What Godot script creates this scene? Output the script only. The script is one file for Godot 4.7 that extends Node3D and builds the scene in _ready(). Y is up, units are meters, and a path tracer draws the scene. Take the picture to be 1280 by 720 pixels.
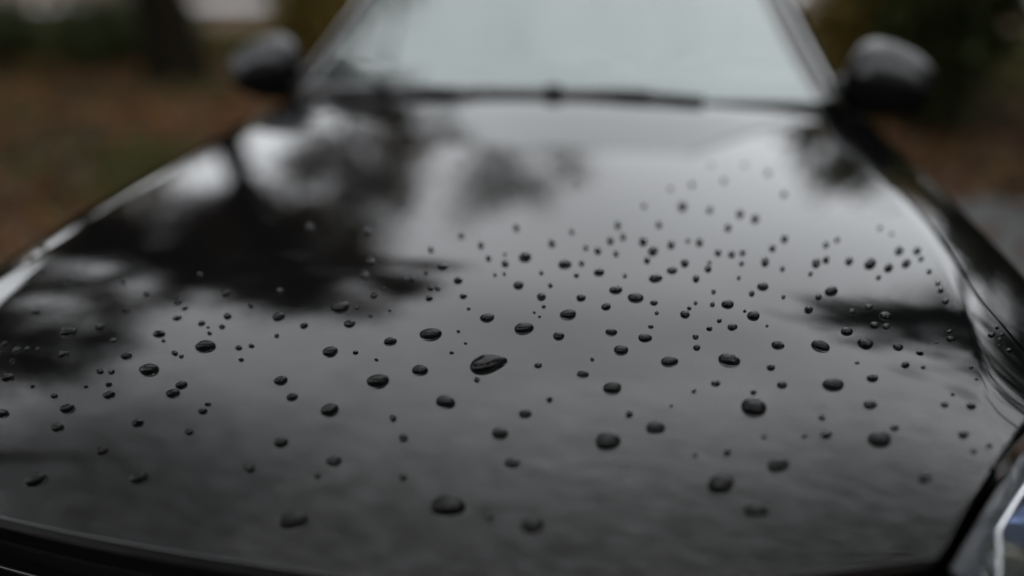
extends Node3D
# A wet black car under autumn trees on an overcast day, seen close over its bonnet.
# y is up, metres; the car's nose points to +z. Height 0 is the ground; LIFT is the height of the foot of the windscreen.

const LIFT := 0.98
var rng := RandomNumberGenerator.new()
var M := {}
var dome_meshes := []
var car: Node3D


func _ready() -> void:
	rng.seed = 4711
	# ---------- camera, sky, sun, exposure ----------
	var cam := Camera3D.new()
	cam.name = "camera"
	cam.fov = 46.9
	cam.near = 0.02
	cam.far = 600.0
	cam.rotation_order = EULER_ORDER_YXZ
	cam.position = Vector3(0.2394, LIFT + 0.3841, 1.4231)
	cam.rotation_degrees = Vector3(-27.951, 10.852, -1.242)
	var lens := CameraAttributesPhysical.new()
	lens.frustum_focal_length = 27.67
	lens.frustum_near = 0.02
	lens.frustum_far = 600.0
	lens.exposure_aperture = 0.62
	lens.frustum_focus_distance = 0.815
	cam.attributes = lens
	add_child(cam)
	cam.fov = 46.9
	cam.current = true

	var env := Environment.new()
	env.background_mode = Environment.BG_SKY
	var sky := Sky.new()
	var sm := PanoramaSkyMaterial.new()
	sm.panorama = overcast()
	sky.sky_material = sm
	env.sky = sky
	env.background_energy_multiplier = 2.65
	env.tonemap_mode = Environment.TONE_MAPPER_LINEAR
	env.tonemap_exposure = 1.06
	env.sdfgi_enabled = true
	env.ssao_enabled = true
	env.ssil_enabled = true
	var we := WorldEnvironment.new()
	we.name = "world_environment"
	we.environment = env
	add_child(we)

	var sun := DirectionalLight3D.new()
	sun.name = "sun"
	sun.light_energy = 0.15
	sun.light_color = Color(1.0, 0.97, 0.93)
	sun.light_angular_distance = 100.0
	sun.shadow_enabled = true
	sun.rotation_degrees = Vector3(-58, 35, 0)
	add_child(sun)

	materials()
	setting()
	build_car()
	plants()
	raindrops()


# ---------- small helpers ----------
func grey(l: float, g := 1.0, b := 1.0) -> Color:   # from a linear value
	return Color(minf(l, 1), minf(l * g, 1), minf(l * b, 1)).linear_to_srgb()


func lin(r: float, g: float, b: float) -> Color:
	return Color(r, g, b).linear_to_srgb()


func smooth(a: float, b: float, x: float) -> float:
	var t := clampf((x - a) / (b - a), 0, 1)
	return t * t * (3 - 2 * t)


func numbered(called: String) -> String:
	if not has_node(NodePath(called)):
		return called
	var k := 1
	while has_node(NodePath("%s_%03d" % [called, k])):
		k += 1
	return "%s_%03d" % [called, k]


func tag(o: Node3D, label: String, category := "", group := "", kind := "") -> void:
	o.set_meta("label", label)
	if category:
		o.set_meta("category", category)
	if group:
		o.set_meta("group", group)
	if kind:
		o.set_meta("kind", kind)


func mesh_node(called: String, mesh: Mesh, mat: Material, parent: Node3D, at := Vector3.ZERO) -> MeshInstance3D:
	var o := MeshInstance3D.new()
	o.name = called
	o.mesh = mesh
	o.material_override = mat
	o.position = at
	parent.add_child(o, true)
	return o


# A sheet of (nu + 1) x (nv + 1) points f(u, v), u and v from 0 to 1.
func sheet_into(st: SurfaceTool, base: int, nu: int, nv: int, f: Callable, flip := false) -> int:
	for j in nv + 1:
		for i in nu + 1:
			st.set_uv(Vector2(float(i) / nu, float(j) / nv))
			st.add_vertex(f.call(float(i) / nu, float(j) / nv))
	for j in nv:
		for i in nu:
			var a := base + j * (nu + 1) + i
			var b := a + 1
			var c := a + nu + 1
			var d := c + 1
			var q := [a, c, b, b, c, d] if flip else [a, b, c, b, d, c]
			for k in q:
				st.add_index(k)
	return base + (nu + 1) * (nv + 1)


func sheet(nu: int, nv: int, f: Callable, flip := false) -> ArrayMesh:
	var st := SurfaceTool.new()
	st.begin(Mesh.PRIMITIVE_TRIANGLES)
	sheet_into(st, 0, nu, nv, f, flip)
	st.generate_normals()
	return st.commit()


# Round bars through points; closed at both ends by tapering to the centre.
func tube_into(st: SurfaceTool, base: int, pts: Array, radii: Array, sides: int) -> int:
	var n := pts.size()
	for k in n:
		var t: Vector3 = (pts[mini(k + 1, n - 1)] - pts[maxi(k - 1, 0)]).normalized()
		var s := t.cross(Vector3(0.13, 0.21, 0.97) if absf(t.z) < 0.9 else Vector3(1, 0.1, 0)).normalized()
		var w := t.cross(s)
		for i in sides:
			var a := TAU * i / sides
			st.set_uv(Vector2(float(i) / sides, float(k)))
			st.add_vertex(pts[k] + (s * cos(a) + w * sin(a)) * radii[k])
	for k in n - 1:
		for i in sides:
			var a := base + k * sides + i
			var b := base + k * sides + (i + 1) % sides
			for q in [a, a + sides, b, b, a + sides, b + sides]:
				st.add_index(q)
	return base + n * sides


func tube(pts: Array, radii: Array, sides := 10) -> ArrayMesh:
	var st := SurfaceTool.new()
	st.begin(Mesh.PRIMITIVE_TRIANGLES)
	tube_into(st, 0, pts, radii, sides)
	st.generate_normals()
	return st.commit()


# A box with rounded edges, as a superellipsoid-like lump: size s, squareness p (2 round, 8 boxy).
func lump(s: Vector3, p := 4.0, n := 20) -> ArrayMesh:
	return sheet(n * 2, n, func(u: float, v: float) -> Vector3:
		var a := TAU * u
		var b := PI * (v - 0.5)
		var d := Vector3(cos(b) * cos(a), sin(b), cos(b) * sin(a))
		var k := pow(pow(absf(d.x), p) + pow(absf(d.y), p) + pow(absf(d.z), p), -1.0 / p)
		return d * k * s * 0.5, true)


func overcast() -> ImageTexture:
	# an even grey cloud deck, a little brighter overhead, with soft darker folds
	var n := FastNoiseLite.new()
	n.seed = 12
	n.frequency = 0.9
	n.fractal_octaves = 2
	var im := Image.create_empty(1024, 512, false, Image.FORMAT_RGBF)
	for y in 512:
		var el := (0.5 - (y + 0.5) / 512.0) * PI
		for x in 1024:
			var az := (x + 0.5) / 1024.0 * TAU
			var v := n.get_noise_3d(cos(el) * cos(az) * 1.6, sin(el) * 3.0, cos(el) * sin(az) * 1.6)
			var l := (0.50 + 0.50 * maxf(sin(el), 0)) * (1.0 + 0.22 * v)
			if el < 0:
				l = 0.08
			im.set_pixel(x, y, Color(l * 0.97, l, l * 1.035))
	return ImageTexture.create_from_image(im)


func noise_texture(freq: float, stops: Array, s := 1, size := 512, octaves := 5) -> NoiseTexture2D:
	var n := FastNoiseLite.new()
	n.seed = s
	n.frequency = freq
	n.fractal_octaves = octaves
	var g := Gradient.new()
	g.offsets = PackedFloat32Array(stops.map(func(q): return q[0]))
	g.colors = PackedColorArray(stops.map(func(q): return q[1]))
	var t := NoiseTexture2D.new()
	t.width = size
	t.height = size
	t.seamless = true
	t.noise = n
	t.color_ramp = g
	return t


func plain(c: Color, rough: float, metal := 0.0, spec := 0.5) -> StandardMaterial3D:
	var m := StandardMaterial3D.new()
	m.albedo_color = c
	m.roughness = rough
	m.metallic = metal
	m.metallic_specular = spec
	return m


func materials() -> void:
	M.paint = plain(lin(0.0035, 0.0036, 0.004), 0.03, 0.0, 0.42)
	M.paint.clearcoat_enabled = true
	M.paint.clearcoat = 0.6
	M.paint.clearcoat_roughness = 0.015
	M.mirror_paint = plain(lin(0.008, 0.008, 0.009), 0.28, 0.0, 0.6)
	M.liner = plain(lin(0.003, 0.003, 0.003), 0.9, 0.0, 0.2)
	M.trim = plain(lin(0.012, 0.012, 0.013), 0.55, 0.0, 0.5)
	M.gloss_trim = plain(lin(0.006, 0.006, 0.007), 0.12, 0.0, 0.5)
	M.wiper = plain(lin(0.10, 0.097, 0.10), 0.5)
	M.rubber = plain(lin(0.012, 0.012, 0.012), 0.75, 0.0, 0.4)
	M.chrome = plain(lin(0.75, 0.76, 0.78), 0.08, 1.0)
	M.satin = plain(lin(0.42, 0.43, 0.45), 0.3, 1.0)
	M.blue = plain(lin(0.06, 0.09, 0.19), 0.15, 0.6)
	M.amber = plain(lin(0.035, 0.030, 0.010), 0.25, 0.0)
	M.alloy = plain(lin(0.45, 0.46, 0.47), 0.3, 0.9)
	M.seat = plain(lin(0.02, 0.02, 0.022), 0.8)
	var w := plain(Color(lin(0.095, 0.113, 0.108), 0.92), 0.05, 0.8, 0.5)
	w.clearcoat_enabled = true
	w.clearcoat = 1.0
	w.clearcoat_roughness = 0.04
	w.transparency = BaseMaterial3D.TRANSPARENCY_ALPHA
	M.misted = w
	var g := plain(Color(0.01, 0.012, 0.012, 0.75), 0.03)
	g.transparency = BaseMaterial3D.TRANSPARENCY_ALPHA
	M.side_glass = g
	var c := plain(Color(0.9, 0.95, 1.0, 0.04), 0.02, 0.0, 0.3)
	c.transparency = BaseMaterial3D.TRANSPARENCY_ALPHA
	M.lens = c
	var wa := plain(Color(1, 1, 1, 0.0), 0.0)
	wa.refraction_enabled = true
	wa.refraction_scale = 0.033
	M.water = wa
	M.wetted = plain(lin(0.002, 0.002, 0.0022), 1.0, 0.0, 0.0)
	M.wetted.specular_mode = BaseMaterial3D.SPECULAR_DISABLED

	var soil := plain(Color.WHITE, 0.95, 0.0, 0.15)
	soil.albedo_texture = noise_texture(0.012, [[0.0, lin(0.022, 0.016, 0.011)], [0.45, lin(0.05, 0.033, 0.021)], [0.7, lin(0.085, 0.052, 0.03)], [1.0, lin(0.045, 0.05, 0.022)]], 3)
	soil.uv1_triplanar = true
	soil.uv1_world_triplanar = true
	soil.uv1_scale = Vector3(0.35, 0.35, 0.35)
	M.soil = soil
	var asphalt := plain(Color.WHITE, 0.62)
	asphalt.albedo_texture = noise_texture(0.05, [[0.0, lin(0.03, 0.03, 0.031)], [0.5, lin(0.048, 0.047, 0.046)], [1.0, lin(0.075, 0.072, 0.068)]], 5)
	asphalt.uv1_triplanar = true
	asphalt.uv1_world_triplanar = true
	asphalt.uv1_scale = Vector3(0.8, 0.8, 0.8)
	M.asphalt = asphalt
	var road := plain(Color.WHITE, 0.8)
	road.albedo_texture = noise_texture(0.03, [[0.0, lin(0.17, 0.165, 0.165)], [1.0, lin(0.28, 0.27, 0.268)]], 8)
	road.uv1_triplanar = true
	road.uv1_world_triplanar = true
	road.uv1_scale = Vector3(0.3, 0.3, 0.3)
	M.road = road
	var bark := plain(Color.WHITE, 0.95, 0.0, 0.1)
	bark.albedo_texture = noise_texture(0.03, [[0.0, lin(0.005, 0.004, 0.003)], [0.5, lin(0.011, 0.009, 0.006)], [1.0, lin(0.028, 0.023, 0.016)]], 9)
	bark.uv1_triplanar = true
	bark.uv1_world_triplanar = true
	bark.uv1_scale = Vector3(3.0, 0.6, 3.0)
	M.bark = bark
	var leaf := plain(Color.WHITE, 0.6, 0.0, 0.25)
	leaf.vertex_color_use_as_albedo = true
	leaf.backlight_enabled = true
	leaf.backlight = Color(0.35, 0.35, 0.2)
	M.leaf = leaf
	var dead := plain(Color.WHITE, 0.6, 0.0, 0.25)
	dead.vertex_color_use_as_albedo = true
	M.dead_leaf = dead


# ---------- the ground ----------
func setting() -> void:
	var hill := FastNoiseLite.new()
	hill.seed = 2
	hill.frequency = 0.05
	var g := mesh_node("ground", sheet(120, 120, func(u: float, v: float) -> Vector3:
		var q := Vector2(u - 0.5, v - 0.5) * 2.0
		var r := q.length()
		var p := q * (12.0 + 288.0 * r * r * r)
		var h := hill.get_noise_2d(p.x, p.y) * 0.6 * smooth(7, 30, p.length())
		return Vector3(p.x, h - 0.012 - 0.05 * smooth(8, 12, p.length()), p.y), true), M.soil, self)
	tag(g, "leaf strewn brown woodland ground around the car", "", "", "structure")
	var edge := FastNoiseLite.new()
	edge.seed = 21
	edge.frequency = 0.5
	var a := mesh_node("parking_asphalt", sheet(40, 60, func(u: float, v: float) -> Vector3:
		var z := -7.2 + 13.0 * v
		var half := 2.75 + edge.get_noise_2d(z, u * 2.0) * 0.35
		var right := lerpf(1.35, 2.6, smooth(-2.9, -2.4, z + edge.get_noise_2d(z * 2.0, 9.0) * 0.5))
		return Vector3(lerpf(-half, right, u), 0.0, z), true), M.asphalt, self)
	tag(a, "dark grey asphalt lane the car is parked on", "", "", "structure")
	var r := mesh_node("road", sheet(60, 4, func(u: float, v: float) -> Vector3:
		var x := (u - 0.5) * 90.0
		return Vector3(x, 0.07 + hill.get_noise_2d(x, -11) * 0.1, -13.2 - 4.5 * v - x * 0.02), false), M.road, self)
	tag(r, "pale concrete road beyond the trees", "", "", "structure")


# ---------- the car ----------
func crease(z: float) -> float:
	return 0.6734 + 0.139 * z - 0.2406 * z * z if z > 0 else 0.6734 + 0.05 * z


func body(x: float, z: float) -> float:
	var y := 0.012 - 0.05 * z - 0.02 * z * z - 0.5 * pow(maxf(0, z - 0.58), 2) - 0.03 * pow(x / 0.65, 2)
	var s := maxf(absf(x) - crease(z), 0)
	var fade := 1 - smooth(0.62, 0.84, z)
	var soft := 0.72 if x < 0 else 1.0
	return y - fade * soft * (0.15 * s * s / (s + 0.008) + 0.35 * s * s)


func body_normal(x: float, z: float) -> Vector3:
	var e := 0.0005
	return Vector3(body(x - e, z) - body(x + e, z), 2 * e, body(x, z - e) - body(x, z + e)).normalized()


func seam(z: float) -> float:   # half-width of the bonnet
	return minf(crease(z) + 0.03 + 0.05 * smooth(0.5, 0.75, z), 1.472 - z)


func nose(x: float) -> float:   # where the bonnet ends in front
	return 1.010 - 0.002 * (x + 0.413) - 0.185 * (x + 0.413) * (x - 0.092) + 0.014 * exp(-pow((x - 0.2) / 0.26, 2))


func bonnet_xz(u: float, t: float) -> Vector2:   # u -1..1 across, t 0..1 from back to front
	var zn := -0.245 + 1.173 * t
	var x := u * seam(zn)
	var z := zn - 0.06 * x * x * (1 - smooth(0, 0.45, t)) + (nose(x) - 0.928) * smooth(0.7, 1, t)
	return Vector2(x, z)


func on_car(called: String, mesh: Mesh, mat: Material, parent: Node3D = null) -> MeshInstance3D:
	return mesh_node(called, mesh, mat, parent if parent else car, Vector3(0, LIFT, 1.0) if parent == null else Vector3.ZERO)


func flank(z: float) -> float:   # widest half-width of the body
	var f := 0.885 - 0.04 * smooth(0.4, 0.85, z) - 0.09 * smooth(0.6, 1.0, z)
	return f - 0.07 * smooth(-2.4, -3.4, z)


func build_car() -> void:
	car = Node3D.new()
	car.name = "parked_car"
	car.position = Vector3(0, 0, -1.0)
	add_child(car)
	tag(car, "wet black car seen from the front, rain beads on its bonnet", "car")

	# bonnet: a fine sheet with a rolled lip all round
	var st := SurfaceTool.new()
	st.begin(Mesh.PRIMITIVE_TRIANGLES)
	var nu := 200
	var nv := 170
	var inner := func(u: float, v: float) -> Vector3:
		var q := bonnet_xz(u * 2 - 1, v)
		return Vector3(q.x, body(q.x, q.y), q.y)
	# the sheet and its lip are one grid: outermost rings bend down
	sheet_into(st, 0, nu + 6, nv + 6, func(u: float, v: float) -> Vector3:
		var i := u * (nu + 6) - 3
		var j := v * (nv + 6) - 3
		var ci := clampf(i, 0, nu)
		var cj := clampf(j, 0, nv)
		var p: Vector3 = inner.call(ci / nu, cj / nv)
		var over := maxf(absf(i - ci), absf(j - cj))
		if over > 0:
			var c: Vector3 = inner.call(clampf(ci / nu, 0.03, 0.97), clampf(cj / nv, 0.03, 0.97))
			var out := p - c
			out.y = 0
			out = out.normalized()
			p += out * [0, 0.0014, 0.0024, 0.0026][int(round(over))] + Vector3.DOWN * [0, 0.0005, 0.0024, 0.016][int(round(over))]
		return p, true)
	st.generate_normals()
	var hood := on_car("bonnet", st.commit(), M.paint)
	hood.set_meta("label", "gloss black bonnet with raised centre and reflected trees")

	# inner bay, so that the gaps look into the dark
	on_car("engine_bay", sheet(30, 30, func(u: float, v: float) -> Vector3:
		var x := (u - 0.5) * 1.56
		var z := -0.36 + 1.28 * v
		return Vector3(x * (1.0 - 0.12 * v), body(x * 0.7, z) - 0.06 - 0.16 * smooth(0.5, 0.78, absf(x)), z), true), M.liner)

	for s in [-1.0, 1.0]:
		fender(s)
		headlight(s)
	cowl_and_glass()
	front_end()
	for s in [-1.0, 1.0]:
		side(s)
		mirror(s)
	for s in [-1.0, 1.0]:
		for z in [0.42, -2.28]:
			wheel(s, z)


func bottom(z: float) -> float:   # lower edge of the flanks, with the wheel arches cut in
	var b := -0.74
	for c in [0.42, -2.28]:
		var d := absf(z - c)
		if d < 0.37:
			b = maxf(b, -0.66 + sqrt(0.37 * 0.37 - d * d))
	return b


func flank_point(s: float, z: float, q: float, x0: float) -> Vector3:
	# q 0..1 from the inner edge over the rounded shoulder and down the side
	var xf := flank(z)
	var xr := xf - 0.06
	x0 = minf(x0, xr - 0.004)
	var y0 := body(xr, z)
	var slope := (body(xr, z) - body(xr - 0.01, z)) / 0.01
	if q < 0.35:
		var x := lerpf(x0, xr, q / 0.35)
		return Vector3(s * x, body(x, z), z)
	if q < 0.6:
		var a := (q - 0.35) / 0.25 * PI / 2
		return Vector3(s * (xr + 0.06 * sin(a)), y0 + slope * 0.06 * sin(a) - 0.075 * (1 - cos(a)), z)
	var top := y0 + slope * 0.06 - 0.075
	var t := (q - 0.6) / 0.4
	var low := bottom(z)
	var y := lerpf(top, low, t)
	return Vector3(s * (xf + 0.03 * sin(PI * clampf((top - y) / 0.62, 0, 1)) - 0.02 * smooth(0.3, 0.7, top - y)), y, z)


func fender(s: float) -> void:
	var o := on_car("fender", sheet(70, 110, func(u: float, v: float) -> Vector3:
		var z := lerpf(-0.42, 0.766, v)
		var inner_x := seam(z) + 0.0045
		return flank_point(s, z, u, inner_x), s < 0), M.paint)
	o.set_meta("label", "black front wing reflecting pale sky" if s < 0 else "black front wing reflecting dark twigs")


func headlight(s: float) -> void:
	# along t from the outer rear corner to the inner front corner; q outward and down
	var edge := func(t: float) -> Vector3:
		var zn := lerpf(0.765, 0.928, t)
		var q := bonnet_xz(s, clampf((zn + 0.245) / 1.173, 0, 1))
		var x := absf(q.x) + 0.007
		return Vector3(s * x, body(q.x, q.y) - 0.004, q.y + 0.006)
	var out := Vector3(s * 0.72, 0, 0.69)
	var surface := func(t: float, q: float, inset: float) -> Vector3:
		var e: Vector3 = edge.call(t)
		var p: Vector3 = e + out * (0.005 + 0.15 * q) + Vector3.DOWN * (0.055 * q + 0.17 * q * q)
		p += Vector3(s * 0.10, -0.02, -0.10) * (1 - t) * q
		return p + (out * -0.55 + Vector3.DOWN * 0.85) * inset
	var root := Node3D.new()
	root.name = "headlight"
	root.position = Vector3(0, LIFT, 1.0)
	car.add_child(root, true)
	on_car("headlight_bowl", sheet(24, 24, func(u: float, v: float) -> Vector3:
		var deep := 0.004 + 0.095 * smooth(0.10, 0.2, v) * smooth(0.0, 0.12, u) * (1 - smooth(0.9, 1.0, u))
		return surface.call(u, v, deep), s > 0), M.gloss_trim, root)
	on_car("headlight_lens", sheet(24, 24, func(u: float, v: float) -> Vector3: return surface.call(u, v, 0.0), s > 0), M.lens, root)
	var bar := []
	var rr := []
	for k in 13:
		bar.append(surface.call(0.05 + 0.67 * k / 12.0, 0.125, 0.010))
		rr.append(0.0030)
	on_car("chrome_strip", tube(bar, rr, 8), M.chrome, root)
	var b2 := []
	var r2 := []
	for k in 7:
		b2.append(surface.call(0.72 + 0.17 * k / 6.0, 0.125 + 0.15 * k / 6.0, 0.010))
		r2.append(0.0042 - 0.0003 * k)
	on_car("chrome_strip", tube(b2, r2, 8), M.chrome, root)
	for k in 2:
		var t0: float = 0.82 + 0.07 * k
		on_car("reflector_fin", tube([surface.call(t0, 0.14, 0.01), surface.call(t0 + 0.015, 0.5, 0.02)], [0.002, 0.0026], 6), M.satin, root)
	var lamp := on_car("projector_lamp", lump(Vector3(0.085, 0.08, 0.05), 2.0, 12), M.blue, root)
	lamp.position = surface.call(0.44, 0.36, 0.062)
	var lamp2 := on_car("indicator_lamp", lump(Vector3(0.05, 0.045, 0.03), 2.4, 10), M.amber, root)
	lamp2.position = surface.call(0.62, 0.34, 0.055)


func glass_point(u: float, v: float) -> Vector3:   # windscreen, u -1..1 across, v 0..1 up
	var x := u * lerpf(0.672, 0.455, v)
	var z := lerpf(-0.285 - 0.06 * x * x, -0.93 - 0.14 * x * x, v)
	var y := lerpf(0.018 - 0.01 * x * x, 0.445 - 0.05 * x * x, pow(v, 1.18)) + 0.01 * sin(PI * v)
	return Vector3(x, y, z)


func cowl_and_glass() -> void:
	var w := on_car("windscreen", sheet(40, 30, func(u: float, v: float) -> Vector3: return glass_point(u * 2 - 1, v), false), M.misted)
	w.set_meta("label", "pale misted windscreen mirroring the grey sky")
	on_car("cowl_panel", sheet(40, 6, func(u: float, v: float) -> Vector3:
		var x := (u - 0.5) * 1.36
		var back := -0.275 - 0.06 * x * x
		var front := -0.243 - 0.06 * x * x
		return Vector3(x, lerpf(body(x, front) - 0.014, 0.008, v) - 0.010 * sin(PI * v), lerpf(front, back - 0.02, v)), true), M.trim)
	# pillars and roof
	for s in [-1.0, 1.0]:
		var o := on_car("windscreen_pillar", sheet(8, 30, func(u: float, v: float) -> Vector3:
			var p: Vector3 = glass_point(s, v)
			var x := 0.10 * u
			return p + Vector3(s * x, 0.012 * sin(PI * u) - 0.025 * u * u, -0.05 * u), s > 0), M.paint)
		o.set_meta("label", "black windscreen pillar")
	on_car("roof", sheet(30, 40, func(u: float, v: float) -> Vector3:
		var x := (u - 0.5) * 2.0
		var z := lerpf(-0.93, -2.75, v)
		var half := lerpf(0.56, 0.52, v)
		return Vector3(x * half, 0.45 - 0.06 * x * x + 0.05 * sin(PI * minf(v * 1.1, 1)) - 0.22 * smooth(0.6, 1.0, v), z - 0.14 * pow(x * half, 2) * (1 - v)), false), M.paint)
	# wipers parked at the foot of the glass
	for spec in [[-0.66, -0.22, -0.43, -0.12], [-0.20, 0.27, 0.03, 0.40]]:
		var root := Node3D.new()
		root.name = "wiper"
		root.position = Vector3(0, LIFT, 1.0)
		car.add_child(root, true)
		var pts := []
		var rad := []
		for k in 17:
			var x := lerpf(spec[0], spec[1], k / 16.0)
			pts.append(glass_point(x / 0.67, 0.018) + Vector3(0, 0.008, 0.010))
			rad.append(0.013)
		on_car("wiper_blade", tube(pts, rad, 8), M.wiper, root)
		var j := glass_point(spec[2] / 0.67, 0.025) + Vector3(0, 0.012, 0.014)
		var hub := on_car("wiper_joint", lump(Vector3(0.05, 0.03, 0.03), 3.0, 8), M.trim, root)
		hub.position = j
		var e := Vector3(spec[3], 0.020, -0.266 - 0.06 * spec[3] * spec[3])
		on_car("wiper_arm", tube([j, j.lerp(e, 0.5) + Vector3(0, 0.006, 0), e], [0.006, 0.007, 0.010], 8), M.trim, root)
	on_car("dashboard", sheet(24, 10, func(u: float, v: float) -> Vector3:
		var x := (u - 0.5) * 1.3
		return Vector3(x, -0.04 + 0.05 * sin(PI * v) - 0.25 * v * v, -0.36 - 0.06 * x * x - 0.45 * v), false), M.seat)
	for s in [-0.36, 0.36]:
		var back := on_car("car_seat", lump(Vector3(0.46, 0.62, 0.16), 4.0, 12), M.seat)
		back.position += Vector3(s, -0.08, -1.35)
		back.rotation_degrees.x = -14
		var head := on_car("headrest", lump(Vector3(0.26, 0.18, 0.10), 4.0, 10), M.seat)
		head.position += Vector3(s, 0.30, -1.46)


func side(s: float) -> void:
	for part in [[-0.424, -1.38, "front_door"], [-1.384, -2.2, "rear_door"], [-2.204, -3.45, "rear_quarter"]]:
		on_car(part[2], sheet(40, 40, func(u: float, v: float) -> Vector3:
			var z: float = lerpf(part[1], part[0], v)
			var p: Vector3 = flank_point(s, minf(z, -0.3) if false else z, 0.35 + 0.65 * u, 0.7)
			var lift: float = -0.02 - body(flank(z) - 0.06, z) - 0.05
			var blend := smooth(-0.42, -0.75, z)
			p.y += lift * blend * (1 - smooth(0.0, 0.9, (u - 0.35) / 0.65)) if z > -9 else 0.0
			return p, s < 0), M.paint)
	for part in [[-0.62, -1.36, 0.0], [-1.42, -2.16, 0.0], [-2.22, -2.75, 0.12]]:
		on_car("side_window", sheet(14, 10, func(u: float, v: float) -> Vector3:
			var z: float = lerpf(part[0], part[1], u)
			var top := lerpf(0.0, 0.40 - part[2] * u, v) * clampf((-0.40 - z) / 0.55, 0.05, 1.0) if z > -0.95 else lerpf(0.0, 0.40 - part[2] * u, v)
			return Vector3(s * (0.79 - 0.55 * top), -0.03 + top, z), s > 0), M.side_glass)
	on_car("shoulder_panel", sheet(8, 40, func(u: float, v: float) -> Vector3:
		var z := lerpf(-3.4, -0.40, v)
		var p: Vector3 = flank_point(s, z, 0.35, 0.7)
		return Vector3(s * lerpf(0.70, flank(z) - 0.058, u), lerpf(-0.03, -0.07, u) , z), s < 0), M.paint)
	on_car("rear_end", sheet(16, 16, func(u: float, v: float) -> Vector3:
		return Vector3(s * lerpf(0.0, flank(-3.45), u), lerpf(-0.74, 0.27, v), -3.45 - 0.10 * (1 - u * u) + 0.65 * smooth(0.6, 1.0, v)), s > 0), M.paint)


func mirror(s: float) -> void:
	var root := Node3D.new()
	root.name = "wing_mirror"
	root.position = Vector3(s * 0.875 + (0.012 if s < 0 else 0.0), LIFT + 0.037 - 0.004 * s, 1.0 - 0.49)
	root.rotation_degrees = Vector3(0, s * -12, s * -9)
	car.add_child(root, true)
	root.set_meta("label", "black wing mirror on the driver's left side" if false else ("black wing mirror seen partly behind the pillar" if s < 0 else "black wing mirror standing clear of the car"))
	var shape := func(lo: float, hi: float) -> Callable:
		return func(u: float, v: float) -> Vector3:
			var a := TAU * u
			var b := lerpf(lo, hi, v)
			var d := Vector3(cos(b) * cos(a), sin(b), cos(b) * sin(a))
			var p := 2.7
			var k := pow(pow(absf(d.x), p) + pow(absf(d.y), p) + pow(absf(d.z), p), -1.0 / p)
			var q := d * k * Vector3(0.105, 0.088, 0.085)
			q.y *= 1.0 - 0.28 * s * q.x / 0.105
			q.z *= 1.0 if q.z > 0 else 0.35
			return q
	on_car("mirror_cap", sheet(36, 14, shape.call(0.10, PI / 2), true), M.mirror_paint, root)
	on_car("mirror_housing", sheet(36, 12, shape.call(-PI / 2, 0.095), true), M.liner, root)
	on_car("mirror_glass", sheet(16, 12, func(u: float, v: float) -> Vector3:
		var x := (u - 0.5) * 0.19
		return Vector3(x, (v - 0.5) * 0.11 * (1.0 - 0.28 * s * x / 0.105), -0.034), false), M.chrome, root)
	on_car("mirror_stalk", tube([Vector3(-s * 0.09, -0.03, 0.0), Vector3(-s * 0.14, -0.055, 0.02), Vector3(-s * 0.19, -0.075, 0.02)], [0.03, 0.026, 0.03], 10), M.trim, root)


func front_end() -> void:
	# black grille behind the front edge of the bonnet, with its bars
	var root := Node3D.new()
	root.name = "grille"
	root.position = Vector3(0, LIFT, 1.0)
	car.add_child(root, true)
	on_car("grille_panel", sheet(40, 8, func(u: float, v: float) -> Vector3:
		var x := (u - 0.5) * 1.26
		return Vector3(x, lerpf(body(clampf(x, -0.55, 0.55), nose(clampf(x, -0.55, 0.55))) - 0.03, -0.42, v), nose(clampf(x, -0.55, 0.55)) - 0.045 + 0.02 * v - 0.8 * maxf(0, absf(x) - 0.55)), true), M.liner, root)
	for k in 5:
		var pts := []
		var rad := []
		for i in 21:
			var x := (i / 20.0 - 0.5) * 1.0
			pts.append(Vector3(x, body(x, nose(x)) - 0.075 - 0.045 * k, nose(x) - 0.018 + 0.004 * k))
			rad.append(0.0035)
		on_car("chrome_bar" if k == 1 else "grille_bar", tube(pts, rad, 8), M.gloss_trim if k == 1 else M.liner, root)
	on_car("bumper", sheet(60, 16, func(u: float, v: float) -> Vector3:
		var x := (u - 0.5) * 1.62
		var gap := 0.0
		var top := -0.36 + 0.15 * smooth(0.50, 0.60, absf(x))
		var z: float = nose(clampf(x, -0.56, 0.56)) - 0.55 * maxf(0, absf(x) - 0.56) - 3.0 * pow(maxf(0, absf(x) - 0.66), 2)
		return Vector3(x, lerpf(top, -0.78, v), z + 0.03 + 0.05 * sin(PI * v) - gap), true), M.paint)


func wheel(s: float, z: float) -> void:
	var root := Node3D.new()
	root.name = "wheel"
	root.position = Vector3(s * 0.74, 0.32, 1.0 + z)
	car.add_child(root, true)
	on_car("tyre", sheet(40, 12, func(u: float, v: float) -> Vector3:
		var a := TAU * u
		var b := TAU * v
		var r := 0.262 + 0.058 * signf(cos(b)) * pow(absf(cos(b)), 0.5)
		return Vector3(0.10 * signf(sin(b)) * pow(absf(sin(b)), 0.6), cos(a) * r, sin(a) * r)), M.rubber, root)
	on_car("rim", sheet(40, 6, func(u: float, v: float) -> Vector3:
		var a := TAU * u
		return Vector3(s * (0.05 + 0.03 * v * v), cos(a) * 0.21 * v, sin(a) * 0.21 * v)), M.trim, root)
	for k in 5:
		var a := TAU * k / 5.0
		on_car("spoke", tube([Vector3(s * 0.075, 0, 0), Vector3(s * 0.095, cos(a) * 0.2, sin(a) * 0.2)], [0.03, 0.02], 6), M.alloy, root)


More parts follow.
